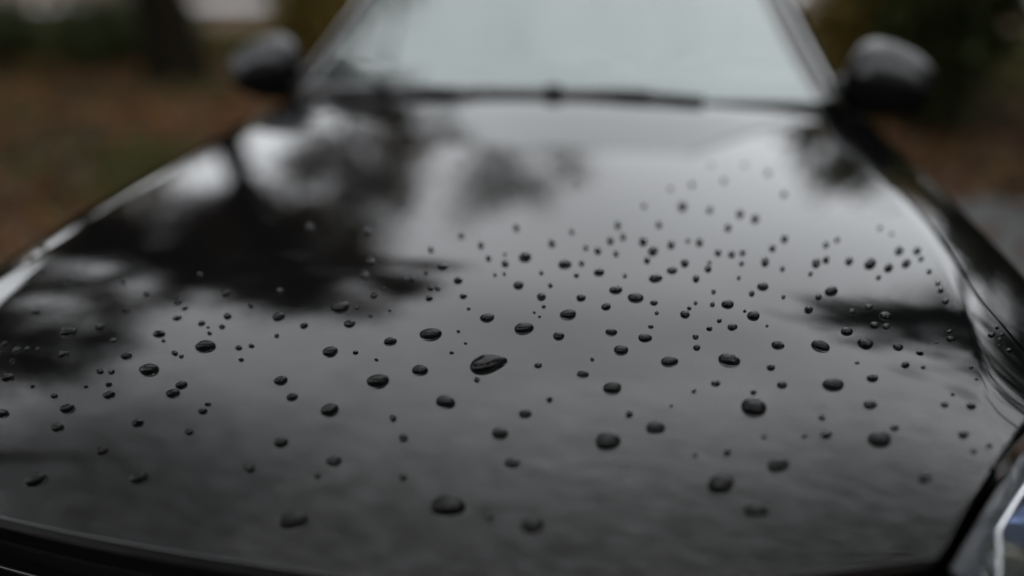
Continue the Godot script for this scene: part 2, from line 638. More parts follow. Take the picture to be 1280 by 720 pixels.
# ---------- water ----------
func dome(kind: int) -> ArrayMesh:
	# a bead of water of radius 1 and height 1: kind gives each its own outline
	var am := ArrayMesh.new()
	var r := RandomNumberGenerator.new()
	r.seed = 90 + kind
	var ph := [r.randf() * TAU, r.randf() * TAU, r.randf() * TAU]
	var am2 := 0.035 + 0.03 * r.randf()
	var am3 := 0.02 + 0.03 * r.randf()
	var outline := func(a: float) -> Vector2:
		var k: float = 1 + am2 * cos(2 * a + ph[0]) + am3 * cos(3 * a + ph[1])
		var p := Vector2(cos(a), sin(a)) * k
		if kind == 7:   # a teardrop: full at one end, a tail at the other
			var t := (p.x + 1) * 0.5
			p.y *= lerpf(1.0, 0.30, pow(t, 1.5))
			p.y -= 0.34 * t * t - 0.08
		return p
	var st := SurfaceTool.new()
	st.begin(Mesh.PRIMITIVE_TRIANGLES)
	sheet_into(st, 0, 40, 14, func(u: float, v: float) -> Vector3:
		var o: Vector2 = outline.call(TAU * u)
		var b := v * PI / 2
		var rad := pow(cos(b), 0.80)
		var lean := 0.06 * sin(b)
		return Vector3(o.x * rad, pow(sin(b), 0.92), o.y * rad + lean), false)
	st.generate_normals()
	st.commit(am)
	var sb := SurfaceTool.new()
	sb.begin(Mesh.PRIMITIVE_TRIANGLES)
	sheet_into(sb, 0, 40, 1, func(u: float, v: float) -> Vector3:
		var o: Vector2 = outline.call(TAU * u)
		return Vector3(o.x * (1 - v), 0.0, o.y * (1 - v)), true)
	sb.generate_normals()
	sb.commit(am)
	am.surface_set_material(0, M.water)
	am.surface_set_material(1, M.wetted)
	return am


func raindrop(x: float, z: float, major: float, minor: float, turn: float, label: String, kind := -1, tall := 0.72) -> void:
	if dome_meshes.is_empty():
		for k in 8:
			dome_meshes.append(dome(k))
	var o := MeshInstance3D.new()
	o.name = numbered_drop()
	o.mesh = dome_meshes[kind if kind >= 0 else rng.randi() % 7]
	var n := body_normal(x, z)
	var e1 := (Vector3.RIGHT - n * n.x).normalized()
	var e2 := e1.cross(n)
	var a := deg_to_rad(turn)
	var d1 := e1 * cos(a) + e2 * sin(a)
	var d2 := d1.cross(n)
	var h := tall * pow(major * minor, 0.5) * (0.92 + 0.16 * rng.randf()) * (1.0 + 0.35 * smooth(0.76, 0.90, z))
	o.transform = Transform3D(Basis(d1 * major * 0.001, n * h * 0.001, d2 * minor * 0.001), Vector3(x, LIFT + body(x, z) + 0.0003, z))
	tag(o, label, "raindrop", "raindrops beaded on the bonnet")
	add_child(o, true)


var drops := 0
func numbered_drop() -> String:
	drops += 1
	return "raindrop" if drops == 1 else "raindrop_%03d" % (drops - 1)


# ---------- plants ----------
func leaf_clump(count: int, size: float, spread: float, s: int) -> ArrayMesh:
	# a spray of separate pointed leaves, each folded along its middle
	var r := RandomNumberGenerator.new()
	r.seed = s
	var st := SurfaceTool.new()
	st.begin(Mesh.PRIMITIVE_TRIANGLES)
	for k in count:
		var c := Vector3(r.randfn(), r.randfn() * 0.7, r.randfn()) * spread
		var d := Vector3(r.randfn(), r.randfn() - 0.5, r.randfn()).normalized()
		var w := d.cross(Vector3(r.randfn(), r.randfn(), r.randfn())).normalized()
		var l := size * r.randf_range(0.7, 1.3)
		var up := d.cross(w) * l * 0.12
		var a := c - d * l * 0.5
		var b := c + w * l * 0.28 + up
		var e := c + d * l * 0.5
		var f := c - w * l * 0.28 + up
		for q in [a, b, e, a, e, f]:
			st.add_vertex(q)
	st.generate_normals()
	return st.commit()


func needle_spray(count: int, length: float, s: int) -> ArrayMesh:
	# a drooping conifer twig: a thin stem with flat needles along both sides
	var r := RandomNumberGenerator.new()
	r.seed = s
	var st := SurfaceTool.new()
	st.begin(Mesh.PRIMITIVE_TRIANGLES)
	for k in count:
		var t := float(k) / count
		var c := Vector3(0, -0.35 * t * t, t) * length
		var side := 1.0 if k % 2 == 0 else -1.0
		var d := Vector3(side * 0.8, r.randf_range(-0.5, 0.2), 0.6).normalized() * length * 0.22 * (1.1 - 0.6 * t)
		var w := Vector3(0.3, 1, 0.2).cross(d).normalized() * length * 0.018
		for q in [c - w, c + d, c + w]:
			st.add_vertex(q)
	for q in [Vector3(-0.01, 0, 0), Vector3(0, -0.35, 1), Vector3(0.01, 0, 0)]:
		st.add_vertex(q * length)
	st.generate_normals()
	return st.commit()


func scatter(called: String, parent: Node3D, mesh: Mesh, mat: Material, places: Array, tints: Array) -> MultiMeshInstance3D:
	var mm := MultiMesh.new()
	mm.transform_format = MultiMesh.TRANSFORM_3D
	mm.use_colors = true
	mm.mesh = mesh
	mm.instance_count = places.size()
	for k in places.size():
		mm.set_instance_transform(k, places[k])
		mm.set_instance_color(k, tints[k])
	var o := MultiMeshInstance3D.new()
	o.name = called
	o.multimesh = mm
	o.material_override = mat
	o.set_meta("kind", "stuff")
	parent.add_child(o, true)
	return o


func turned(at: Vector3, scale: float) -> Transform3D:
	var b := Basis(Quaternion(Vector3(rng.randfn(), rng.randfn(), rng.randfn()).normalized(), rng.randf() * TAU))
	return Transform3D(b.scaled(Vector3.ONE * scale), at)


func tint_of(a: Color, b: Color) -> Color:
	var c := a.lerp(b, rng.randf())
	var k := rng.randf_range(0.7, 1.25)
	return Color(c.r * k, c.g * k, c.b * k)


# spec: height, trunk radius, crown centre (from the foot), crown radii, clumps, sprays in each, clump radius, leaf mesh, two tints
func tree(called: String, label: String, group: String, foot: Vector3, spec: Dictionary) -> Node3D:
	var root := Node3D.new()
	root.name = numbered(called)
	root.position = foot
	add_child(root)
	tag(root, label, "tree", group)
	var lean: Vector3 = spec.get("lean", Vector3.ZERO)
	var pts := []
	var rad := []
	for k in 11:
		var t := k / 10.0
		pts.append(Vector3(0, -0.2, 0) + Vector3(sin(t * 3.0 + foot.x) * 0.10, spec.height * t * 0.9, cos(t * 2.6 + foot.z) * 0.10) + lean * t * t)
		rad.append(spec.trunk * (1.0 - 0.8 * t) * (1.0 + 0.6 * pow(1 - t, 12)))
	mesh_node("trunk", tube(pts, rad, 14), M.bark, root)
	var st := SurfaceTool.new()
	st.begin(Mesh.PRIMITIVE_TRIANGLES)
	var base := 0
	var places := []
	var tints := []
	var c: Vector3 = spec.centre
	var rr: Vector3 = spec.radii
	for k in int(spec.clumps):
		var d := Vector3(rng.randfn(), rng.randfn(), rng.randfn()).normalized() * pow(rng.randf(), 0.4)
		var at := c + d * rr
		var from: Vector3 = pts[clampi(int(10.0 * (at.y * 0.75) / (spec.height * 0.9)), 2, 9)]
		var mid := from.lerp(at, 0.5) + Vector3(rng.randfn() * 0.15, 0.25 + rng.randf() * 0.2, rng.randfn() * 0.15)
		var w: float = spec.trunk * (0.08 if spec.get("even", false) else 0.16)
		base = tube_into(st, base, [from, from.lerp(mid, 0.6), mid, mid.lerp(at, 0.6), at], [w, w * 0.8, w * 0.6, w * 0.35, w * 0.1], 6)
		var cl := tint_of(spec.tint_a, spec.tint_b)
		for i in int(spec.sprays):
			var p: Vector3 = at + Vector3(rng.randfn(), rng.randfn() * 0.6, rng.randfn()) * spec.clump
			if rng.randf() < 0.35:
				p = from.lerp(at, rng.randf_range(0.5, 1.0)) + Vector3(rng.randfn(), rng.randfn(), rng.randfn()) * spec.clump * 0.5
			if spec.get("droop", false):
				var out := Vector3(at.x - from.x + rng.randfn() * 0.6, -0.5 + rng.randfn() * 0.3, at.z - from.z + rng.randfn() * 0.6).normalized()
				var b := Basis.looking_at(-out, Vector3.UP).rotated(out, rng.randfn() * 0.5)
				places.append(Transform3D(b.scaled(Vector3.ONE * rng.randf_range(0.7, 1.3)), p))
			else:
				places.append(turned(p, rng.randf_range(0.7, 1.3)))
			tints.append(tint_of(cl, cl))
	st.generate_normals()
	mesh_node("branches", st.commit(), M.bark, root)
	if spec.get("even", false):
		var o := mesh_node("crown", airy_crown(c, rr, spec.leaves, 0.049, spec.tint_a, spec.tint_b), M.leaf, root)
		o.set_meta("kind", "stuff")
	else:
		scatter("crown", root, spec.mesh, M.leaf, places, tints)
	return root


# A wide thin canopy: single small leaves, thickest at the middle and thinning outwards, in one mesh
func airy_crown(c: Vector3, spread: Vector3, count: int, size: float, a: Color, b: Color) -> ArrayMesh:
	var v := PackedVector3Array()
	var n := PackedVector3Array()
	var col := PackedColorArray()
	var idx := PackedInt32Array()
	v.resize(count * 4)
	n.resize(count * 4)
	col.resize(count * 4)
	idx.resize(count * 6)
	for k in count:
		var at := c + Vector3(rng.randfn() * spread.x, rng.randfn() * spread.y, rng.randfn() * spread.z)
		var d := Vector3(rng.randf() - 0.5, rng.randf() - 0.7, rng.randf() - 0.5).normalized()
		var w := d.cross(Vector3(rng.randf() - 0.5, rng.randf() - 0.5, rng.randf() - 0.5)).normalized()
		var up := d.cross(w)
		var l := size * (0.7 + 0.6 * rng.randf())
		v[k * 4] = at - d * l * 0.5
		v[k * 4 + 1] = at + w * l * 0.28
		v[k * 4 + 2] = at + d * l * 0.5
		v[k * 4 + 3] = at - w * l * 0.28
		var tint := a.lerp(b, rng.randf())
		for i in 4:
			n[k * 4 + i] = up
			col[k * 4 + i] = tint
		var j := k * 6
		idx[j] = k * 4
		idx[j + 1] = k * 4 + 1
		idx[j + 2] = k * 4 + 2
		idx[j + 3] = k * 4
		idx[j + 4] = k * 4 + 2
		idx[j + 5] = k * 4 + 3
	var arrays := []
	arrays.resize(Mesh.ARRAY_MAX)
	arrays[Mesh.ARRAY_VERTEX] = v
	arrays[Mesh.ARRAY_NORMAL] = n
	arrays[Mesh.ARRAY_COLOR] = col
	arrays[Mesh.ARRAY_INDEX] = idx
	var am := ArrayMesh.new()
	am.add_surface_from_arrays(Mesh.PRIMITIVE_TRIANGLES, arrays)
	return am


func shrub(label: String, foot: Vector3, h: float, wide: float, n: int, mesh: Mesh, a: Color, b: Color) -> void:
	var root := Node3D.new()
	root.name = numbered("evergreen_shrub")
	root.position = foot
	add_child(root)
	tag(root, label, "shrub", "dark shrubs behind the car")
	var st := SurfaceTool.new()
	st.begin(Mesh.PRIMITIVE_TRIANGLES)
	var base := 0
	for k in 9:
		var d := Vector3(rng.randfn() * wide * 0.4, h * rng.randf_range(0.6, 0.95), rng.randfn() * wide * 0.4)
		base = tube_into(st, base, [Vector3(d.x * 0.1, -0.1, d.z * 0.1), d * 0.5 + Vector3(0, 0.1, 0), d], [0.025, 0.016, 0.006], 6)
	st.generate_normals()
	mesh_node("stems", st.commit(), M.bark, root)
	var places := []
	var tints := []
	for k in n:
		var d := Vector3(rng.randfn(), rng.randfn(), rng.randfn()).normalized() * pow(rng.randf(), 0.35)
		d *= 1.0 + 0.25 * sin(d.x * 7.0 + foot.x) * cos(d.z * 6.0)
		places.append(turned(Vector3(d.x * wide, h * (0.5 + 0.5 * d.y), d.z * wide), rng.randf_range(0.7, 1.2)))
		tints.append(tint_of(a, b))
	scatter("foliage", root, mesh, M.leaf, places, tints)


func plants() -> void:
	var broad := leaf_clump(7, 0.10, 0.11, 1)
	var coarse := leaf_clump(8, 0.16, 0.16, 2)
	var needles := needle_spray(40, 0.5, 3)
	var olive := Color(0.085, 0.072, 0.018)
	var brown := Color(0.13, 0.068, 0.02)
	var dark := Color(0.03, 0.034, 0.011)
	var green := Color(0.045, 0.058, 0.016)

	tree("broadleaf_tree", "thick dark trunk behind the left mirror, crown mirrored in the bonnet", "autumn trees around the car", Vector3(-4.85, 0, -5.4),
		{height = 8.5, trunk = 0.25, centre = Vector3(0.4, 5.9, 0.6), radii = Vector3(2.9, 2.5, 2.6), clumps = 36, sprays = 130, clump = 0.27, mesh = broad, tint_a = olive, tint_b = brown})
	tree("broadleaf_tree", "slimmer dark trunk at the far left edge of the picture", "autumn trees around the car", Vector3(-7.6, 0, -5.4),
		{height = 8.0, trunk = 0.16, centre = Vector3(0.3, 5.3, 0), radii = Vector3(2.6, 2.2, 2.2), clumps = 32, sprays = 130, clump = 0.27, mesh = broad, tint_a = dark, tint_b = brown})
	tree("broadleaf_tree", "olive tree level with the car's left door", "autumn trees around the car", Vector3(-7.2, 0, -1.6),
		{height = 7.5, trunk = 0.2, centre = Vector3(0, 4.5, 0), radii = Vector3(2.4, 1.9, 2.2), clumps = 26, sprays = 120, clump = 0.27, mesh = broad, tint_a = dark, tint_b = olive})
	tree("broadleaf_tree", "tall tree left of the car's nose, crown high overhead", "autumn trees around the car", Vector3(-8.4, 0, 1.6),
		{height = 11.0, trunk = 0.24, centre = Vector3(0.4, 8.8, 0), radii = Vector3(2.0, 0.9, 1.9), clumps = 14, sprays = 0, clump = 0.40, even = true, leaves = 52000, tint_a = dark, tint_b = green})
	tree("broadleaf_tree", "tall tree right of the car's front wheel, crown high overhead", "autumn trees around the car", Vector3(6.6, 0, 0.9),
		{height = 11.0, trunk = 0.24, centre = Vector3(-1.4, 9.2, 0), radii = Vector3(1.8, 0.9, 1.9), clumps = 14, sprays = 0, clump = 0.40, even = true, leaves = 52000, tint_a = dark, tint_b = green})

	tree("needle_tree", "sparse needle tree behind the right mirror with drooping twigs", "needle trees right of the car", Vector3(4.7, 0, -4.6),
		{height = 7.2, trunk = 0.15, centre = Vector3(-0.4, 5.5, 0.2), radii = Vector3(1.2, 1.1, 1.2), clumps = 26, sprays = 46, clump = 0.30, mesh = needles, tint_a = dark, tint_b = green, droop = true})
	tree("needle_tree", "dense needle tree beside the car's right front wing", "needle trees right of the car", Vector3(4.6, 0, -0.6),
		{height = 4.2, trunk = 0.13, centre = Vector3(-0.2, 2.2, 0), radii = Vector3(1.6, 1.5, 1.8), clumps = 80, sprays = 80, clump = 0.30, mesh = needles, tint_a = dark, tint_b = green, droop = true})
	tree("needle_tree", "slim young needle tree between the windscreen pillar and the right mirror", "needle trees right of the car", Vector3(2.95, 0, -6.3),
		{height = 4.3, trunk = 0.07, centre = Vector3(0, 3.0, 0), radii = Vector3(0.6, 1.0, 0.6), clumps = 14, sprays = 34, clump = 0.2, mesh = needles, tint_a = dark, tint_b = olive, droop = true})
	tree("needle_tree", "needle tree right of the car's nose", "needle trees right of the car", Vector3(5.8, 0, 2.6),
		{height = 6.0, trunk = 0.15, centre = Vector3(-0.2, 3.2, 0), radii = Vector3(1.7, 2.3, 1.8), clumps = 55, sprays = 34, clump = 0.28, mesh = needles, tint_a = dark, tint_b = green, droop = true})

	tree("broadleaf_tree", "wide tree behind the photographer, its canopy over the car's nose", "autumn trees around the car", Vector3(1.1, 0, 7.4),
		{height = 9.5, trunk = 0.32, centre = Vector3(-1.5, 8.4, -4.0), radii = Vector3(8.5, 1.0, 2.2), clumps = 10, sprays = 0, clump = 0.45, even = true, leaves = 490000, tint_a = olive, tint_b = brown, lean = Vector3(-0.5, 0, -1.0)})

	tree("broadleaf_tree", "small brown tree seen over the left windscreen pillar, crown low", "autumn trees around the car", Vector3(-3.75, 0, -6.9),
		{height = 5.2, trunk = 0.09, centre = Vector3(0.1, 3.9, 0), radii = Vector3(1.2, 1.5, 1.0), clumps = 15, sprays = 60, clump = 0.24, mesh = broad, tint_a = olive, tint_b = brown})
	tree("broadleaf_tree", "tall thin tree behind the car's roof with a sparse crown", "autumn trees around the car", Vector3(-3.1, 0, -12.2),
		{height = 8.8, trunk = 0.12, centre = Vector3(0.2, 7.2, 0), radii = Vector3(2.6, 1.1, 1.5), clumps = 24, sprays = 26, clump = 0.30, mesh = broad, tint_a = olive, tint_b = dark})

	# trees standing beyond the road, one form turned about
	var far := tree("road_tree", "thin tree beyond the pale road, leftmost of its row", "trees beyond the pale road", Vector3(-14, 0, -17),
		{height = 4.6, trunk = 0.13, centre = Vector3(0, 3.8, 0), radii = Vector3(2.0, 2.4, 2.0), clumps = 40, sprays = 40, clump = 0.4, mesh = coarse, tint_a = olive, tint_b = brown})
	var spots := [[-8.5, -19, "second thin tree from the left beyond the pale road"], [-2, -21, "thin tree beyond the road straight behind the car"], [4, -20, "thin tree beyond the road, right of the car's roof"], [10, -18, "rightmost thin tree beyond the pale road"], [-11.5, -8.5, "thin tree deep in the wood behind the slim trunk at far left"], [-14, -4.5, "thin tree far left, level with the car's rear"], [-14.5, -0.5, "thin tree far left, level with the car's front wheels"]]
	for q in spots:
		var o: Node3D = far.duplicate()
		o.name = numbered("road_tree")
		add_child(o)
		o.position = Vector3(q[0], 0, q[1])
		o.rotation.y = rng.randf() * TAU
		o.scale = Vector3.ONE * rng.randf_range(0.8, 1.05)
		o.set_meta("label", q[2])

	shrub("olive brown shrub between the right windscreen pillar and the mirror", Vector3(2.25, 0, -4.76), 2.2, 0.6, 1500, broad, Color(0.11, 0.085, 0.02), Color(0.15, 0.095, 0.02))
	shrub("dark evergreen shrub directly behind the right wing mirror", Vector3(2.4, 0, -4.15), 2.1, 0.36, 1300, broad, dark, green)
	shrub("dark shrub right of the pale gap at the right edge", Vector3(3.95, 0, -4.0), 2.1, 0.65, 1500, broad, dark, Color(0.03, 0.03, 0.012))
	shrub("dark shrub level with the right front door", Vector3(4.4, 0, -2.9), 2.0, 0.75, 1500, broad, dark, green)
	shrub("bushy green shrub beside the right front wing", Vector3(4.8, 0, -1.8), 1.9, 0.7, 1300, broad, dark, olive)
	shrub("olive shrub between the left mirror and the windscreen pillar", Vector3(-3.55, 0, -6.6), 1.3, 0.5, 800, broad, Color(0.11, 0.09, 0.02), Color(0.15, 0.095, 0.02))
	shrub("low dark shrub beside the thick trunk", Vector3(-6.3, 0, -6.6), 0.75, 0.8, 700, broad, dark, green)
	shrub("low dark shrub at the far left behind the leaves", Vector3(-8.6, 0, -6.6), 0.8, 0.9, 700, broad, dark, green)

	var hedge := [[-4.8, 6.0, 3.0, "leftmost shrub of the dark row behind the photographer"], [-2.4, 5.7, 3.3, "second shrub from the left in the row behind the photographer"], [-0.1, 6.0, 3.1, "shrub straight behind the photographer, mirrored in the beads"], [2.2, 5.6, 3.4, "tallest shrub of the row behind the photographer"], [4.6, 6.1, 3.0, "rightmost shrub of the dark row behind the photographer"]]
	for h in hedge:
		shrub(h[3], Vector3(h[0], 0, h[1]), h[2], 1.3, 2100, coarse, dark, green)

	for h in [[-8.6, -3.6, 2.1, "shrub level with the car's rear wheel, far left"], [-8.9, -1.2, 2.2, "shrub level with the windscreen, far left"], [-8.6, 1.3, 1.8, "shrub level with the front wheel, far left"]]:
		shrub(h[3], Vector3(h[0], 0, h[1]), h[2], 1.1, 420, coarse, dark, olive)

	# fallen leaves on the ground and on the asphalt
	var flat := leaf_clump(3, 0.085, 0.05, 6)
	var places := []
	var tints := []
	var patch := FastNoiseLite.new()
	patch.seed = 33
	patch.frequency = 0.35
	while places.size() < 24000:
		var p := Vector3(rng.randf_range(-11, 9), 0.012, rng.randf_range(-9, 5))
		var on_lane := absf(p.x) < 2.7
		var chance := 0.85 if not on_lane else 0.10 + 0.5 * smooth(0.05, 0.3, patch.get_noise_2d(p.x * 2, p.z * 2))
		if p.x > 1.2 and (p.z < -2.5 + 0.4 * patch.get_noise_2d(p.x, 0) or p.z > -1.35):
			chance = 0.75
		if absf(p.x) < 0.8 and p.z > -4.4 and p.z < 0.9:
			chance = 0.0
		if rng.randf() > chance:
			continue
		var b := Basis(Vector3.UP, rng.randf() * TAU) * Basis(Vector3.RIGHT, rng.randfn() * 0.35)
		places.append(Transform3D(b.scaled(Vector3(1, 0.5, 1) * rng.randf_range(0.7, 1.4)), p + Vector3(0, rng.randf() * 0.03, 0)))
		var k := rng.randf()
		var hue := patch.get_noise_2d(p.x * 1.6 + 40.0, p.z * 1.6)
		if hue > 0.12 and k < 0.6:
			tints.append(tint_of(Color(0.15, 0.072, 0.032), Color(0.21, 0.105, 0.048)))
			continue
		if hue < -0.18 and k < 0.7:
			tints.append(tint_of(Color(0.05, 0.055, 0.018), Color(0.07, 0.05, 0.025)))
			continue
		tints.append(tint_of(Color(0.12, 0.052, 0.021), Color(0.165, 0.076, 0.028)) if k < 0.6 else tint_of(Color(0.075, 0.044, 0.028), Color(0.13, 0.085, 0.062)) if k < 0.88 else tint_of(Color(0.075, 0.085, 0.02), Color(0.24, 0.12, 0.025)))
	var fl := scatter("fallen_leaves", self, flat, M.dead_leaf, places, tints)
	tag(fl, "brown and orange fallen leaves covering the ground", "fallen leaves", "", "stuff")

	# grass and moss in the leaves
	var blade := SurfaceTool.new()
	blade.begin(Mesh.PRIMITIVE_TRIANGLES)
	var r := RandomNumberGenerator.new()
	r.seed = 77
	for k in 12:
		var c := Vector3(r.randfn() * 0.04, 0, r.randfn() * 0.04)
		var d := Vector3(r.randfn() * 0.05, r.randf_range(0.06, 0.13), r.randfn() * 0.05)
		var w := Vector3(r.randfn(), 0, r.randfn()).normalized() * 0.004
		for q in [c - w, c + w, c + d]:
			blade.add_vertex(q)
	blade.generate_normals()
	var gp := []
	var gt := []
	while gp.size() < 7000:
		var p := Vector3(rng.randf_range(-12, 9), 0, rng.randf_range(-9.2, 2))
		var thick := smooth(-6.2, -7.6, p.z) * 0.8 if p.x < -1.0 else smooth(-4.6, -5.6, p.z) * 0.7
		thick = maxf(thick, 0.6 * smooth(0.25, 0.45, patch.get_noise_2d(p.z * 1.5, p.x * 1.5)) * float(absf(p.x) > 2.2))
		if rng.randf() > thick or absf(p.x) < 1.0 and p.z > -4.6:
			continue
		gp.append(Transform3D(Basis(Vector3.UP, rng.randf() * TAU).scaled(Vector3.ONE * rng.randf_range(0.7, 1.5)), p))
		gt.append(tint_of(Color(0.04, 0.052, 0.014), Color(0.075, 0.08, 0.022)))
	var gr := scatter("grass", self, blade.commit(), M.leaf, gp, gt)
	tag(gr, "dark green grass and moss among the leaves", "grass", "", "stuff")


func raindrops() -> void:
	raindrop(0.0885, 0.7891, 23.2, 15.0, -12, "largest raindrop, teardrop shaped with its tail to the right", 7, 0.5)
	raindrop(0.4494, 0.1388, 7.0, 3.4, -79, "third medium hazy round raindrop upper right of the lone dark drop high up")
	raindrop(0.3859, 0.1554, 7.0, 3.3, -82, "second medium hazy round raindrop upper right of the lone dark drop high up")
	raindrop(0.4876, 0.1696, 9.7, 4.6, -77, "medium hazy round raindrop left of the dark reflected branch at right")
	raindrop(-0.0864, 0.2257, 7.1, 3.4, 73, "medium hazy round raindrop left of the bright windscreen reflection")
	raindrop(0.4028, 0.2312, 8.4, 4.0, -80, "nearest medium hazy round raindrop upper right of the lone dark drop high up")
	raindrop(0.1081, 0.2425, 6.2, 2.9, 84, "medium hazy round raindrop above the bright windscreen reflection")
	raindrop(0.3450, 0.2635, 8.8, 4.2, -83, "medium hazy round raindrop above the lone dark drop high up")
	raindrop(0.5006, 0.2668, 9.3, 4.4, -75, "medium hazy round raindrop lower left of the dark reflected branch at right")
	raindrop(0.3069, 0.2898, 7.1, 3.4, -85, "medium hazy round raindrop upper left of the lone dark drop high up")
	raindrop(0.1466, 0.3052, 6.7, 3.3, 86, "medium hazy round raindrop lower right of the bright windscreen reflection")
	raindrop(0.6324, 0.3603, 6.1, 2.9, -67, "second small hazy round raindrop above the dark drop beside the reflected twigs")
	raindrop(0.3248, 0.3604, 13.4, 7.0, -82, "dark round blurred raindrop alone high on the bonnet")
	raindrop(0.3685, 0.3639, 9.8, 4.8, -80, "nearest medium hazy round raindrop right of the lone dark drop high up")
	raindrop(0.4159, 0.3681, 11.8, 5.7, -78, "second medium hazy round raindrop right of the lone dark drop high up")
	raindrop(0.0407, 0.3686, 5.5, 2.8, 79, "small hazy round raindrop lower left of the bright windscreen reflection")
	raindrop(0.2624, 0.3708, 7.3, 3.7, -87, "nearest medium hazy round raindrop left of the lone dark drop high up")
	raindrop(0.6456, 0.3774, 5.0, 2.4, -66, "nearest small hazy round raindrop above the dark drop beside the reflected twigs")
	raindrop(0.4377, 0.3814, 11.8, 5.7, -76, "third medium hazy round raindrop right of the lone dark drop high up")
	raindrop(0.5531, 0.4243, 7.2, 3.4, -69, "small hazy round raindrop upper left of the dark drop beside the reflected twigs")
	raindrop(0.3918, 0.4245, 9.5, 4.8, -78, "medium hazy round raindrop lower right of the lone dark drop high up")
	raindrop(0.6669, 0.4268, 9.7, 4.6, -62, "second medium hazy round raindrop upper right of the dark drop beside the reflected twigs")
	raindrop(0.6390, 0.4351, 11.1, 5.3, -62, "nearest medium hazy round raindrop upper right of the dark drop beside the reflected twigs")
	raindrop(0.2862, 0.4368, 9.1, 4.3, -86, "nearest medium hazy round raindrop lower left of the lone dark drop high up")
	raindrop(0.4732, 0.4420, 10.0, 4.7, -74, "fourth medium hazy round raindrop upper left of the wide soft drop high right")
	raindrop(0.5325, 0.4460, 8.1, 3.9, -69, "second small hazy round raindrop above the wide soft drop high right")
	raindrop(0.2233, 0.4502, 9.6, 4.6, 89, "second medium hazy round raindrop left of the lone dark drop high up")
	raindrop(0.6645, 0.4521, 6.8, 3.2, -63, "second small hazy round raindrop right of the dark drop beside the reflected twigs")
	raindrop(0.6372, 0.4737, 10.7, 5.3, -58, "nearest medium blurred round raindrop right of the dark drop beside the reflected twigs")
	raindrop(0.4505, 0.4776, 8.6, 4.4, -73, "fourth small hazy round raindrop right of the soft drop above right of centre")
	raindrop(0.3285, 0.4818, 5.8, 3.2, -81, "nearest small hazy round raindrop upper left of the soft drop above right of centre")
	raindrop(0.3451, 0.4828, 10.6, 5.0, -83, "second medium hazy round raindrop above the soft drop above right of centre")
	raindrop(0.0683, 0.4837, 9.0, 4.5, 79, "medium hazy round raindrop above the soft wide drop high up")
	raindrop(0.1549, 0.4845, 7.5, 3.6, 85, "small hazy round raindrop above the wide soft drop high above the teardrop")
	raindrop(0.2324, 0.4878, 8.7, 4.2, -90, "fourth small hazy round raindrop upper right of the wide soft drop high above the teardrop")
	raindrop(0.6637, 0.4889, 6.2, 3.0, -62, "third small blurred round raindrop right of the dark drop beside the reflected twigs")
	raindrop(0.5837, 0.4899, 13.3, 7.2, -58, "nearest medium blurred round raindrop left of the dark drop beside the reflected twigs")
	raindrop(0.5550, 0.4901, 9.9, 4.9, -66, "second medium blurred round raindrop left of the dark drop beside the reflected twigs")
	raindrop(0.5224, 0.4945, 9.3, 4.4, -71, "nearest small blurred round raindrop above the wide soft drop high right")
	raindrop(0.6072, 0.4949, 10.6, 5.4, -59, "dark blurred round raindrop high right beside the reflected twigs")
	raindrop(0.2623, 0.4983, 9.5, 5.7, -85, "second medium hazy round raindrop lower left of the lone dark drop high up")
	raindrop(0.3032, 0.4997, 10.1, 4.9, -85, "second medium hazy round raindrop upper left of the soft drop above right of centre")
	raindrop(0.4050, 0.5024, 7.1, 4.0, -74, "third small hazy round raindrop upper right of the soft drop above right of centre")
	raindrop(0.2144, 0.5040, 8.9, 4.6, 89, "third small hazy round raindrop upper right of the wide soft drop high above the teardrop")
	raindrop(0.5059, 0.5086, 11.2, 5.4, -70, "second medium blurred round raindrop upper left of the wide soft drop high right")
	raindrop(0.3699, 0.5102, 8.0, 4.4, -78, "nearest small hazy round raindrop upper right of the soft drop above right of centre")
	raindrop(0.3889, 0.5108, 8.1, 4.6, -75, "second small blurred round raindrop upper right of the soft drop above right of centre")
	raindrop(-0.2628, 0.5125, 12.5, 6.0, 57, "medium hazy round raindrop lower left of the reflected trunk fork")
	raindrop(-0.1611, 0.5209, 12.1, 6.3, 63, "medium hazy round raindrop lower right of the reflected trunk fork")
	raindrop(0.6642, 0.5210, 4.9, 2.4, -54, "second small blurred round raindrop above the lowest drop along the crease")
	raindrop(-0.0105, 0.5219, 7.6, 4.0, 73, "fifth small hazy round raindrop left of the soft wide drop high up")
	raindrop(0.4339, 0.5222, 11.0, 5.3, -78, "third small blurred round raindrop right of the soft drop above right of centre")
	raindrop(0.2769, 0.5246, 8.9, 6.8, -72, "third medium hazy round raindrop left of the soft drop above right of centre")
	raindrop(0.1294, 0.5263, 8.9, 5.0, 83, "medium hazy round raindrop upper left of the wide soft drop high above the teardrop")
	raindrop(0.5850, 0.5275, 6.1, 2.9, -64, "small blurred round raindrop lower left of the dark drop beside the reflected twigs")
	raindrop(0.1803, 0.5318, 6.0, 3.6, 88, "nearest small hazy round raindrop upper right of the wide soft drop high above the teardrop")
	raindrop(0.4004, 0.5345, 5.8, 3.2, -75, "second small blurred round raindrop right of the soft drop above right of centre")
	raindrop(0.4554, 0.5369, 6.4, 3.0, -75, "third small blurred round raindrop upper left of the wide soft drop high right")
	raindrop(0.1982, 0.5379, 8.1, 4.8, 89, "second small hazy round raindrop upper right of the wide soft drop high above the teardrop")
	raindrop(0.6616, 0.5399, 5.8, 3.3, -51, "nearest small blurred round raindrop above the lowest drop along the crease")
	raindrop(0.4923, 0.5417, 5.7, 2.7, -71, "nearest small blurred round raindrop upper left of the wide soft drop high right")
	raindrop(0.3558, 0.5420, 4.1, 2.6, -74, "nearest small blurred round raindrop above the soft drop above right of centre")
	raindrop(0.2244, 0.5423, 6.7, 3.7, -89, "third small blurred round raindrop right of the wide soft drop high above the teardrop")
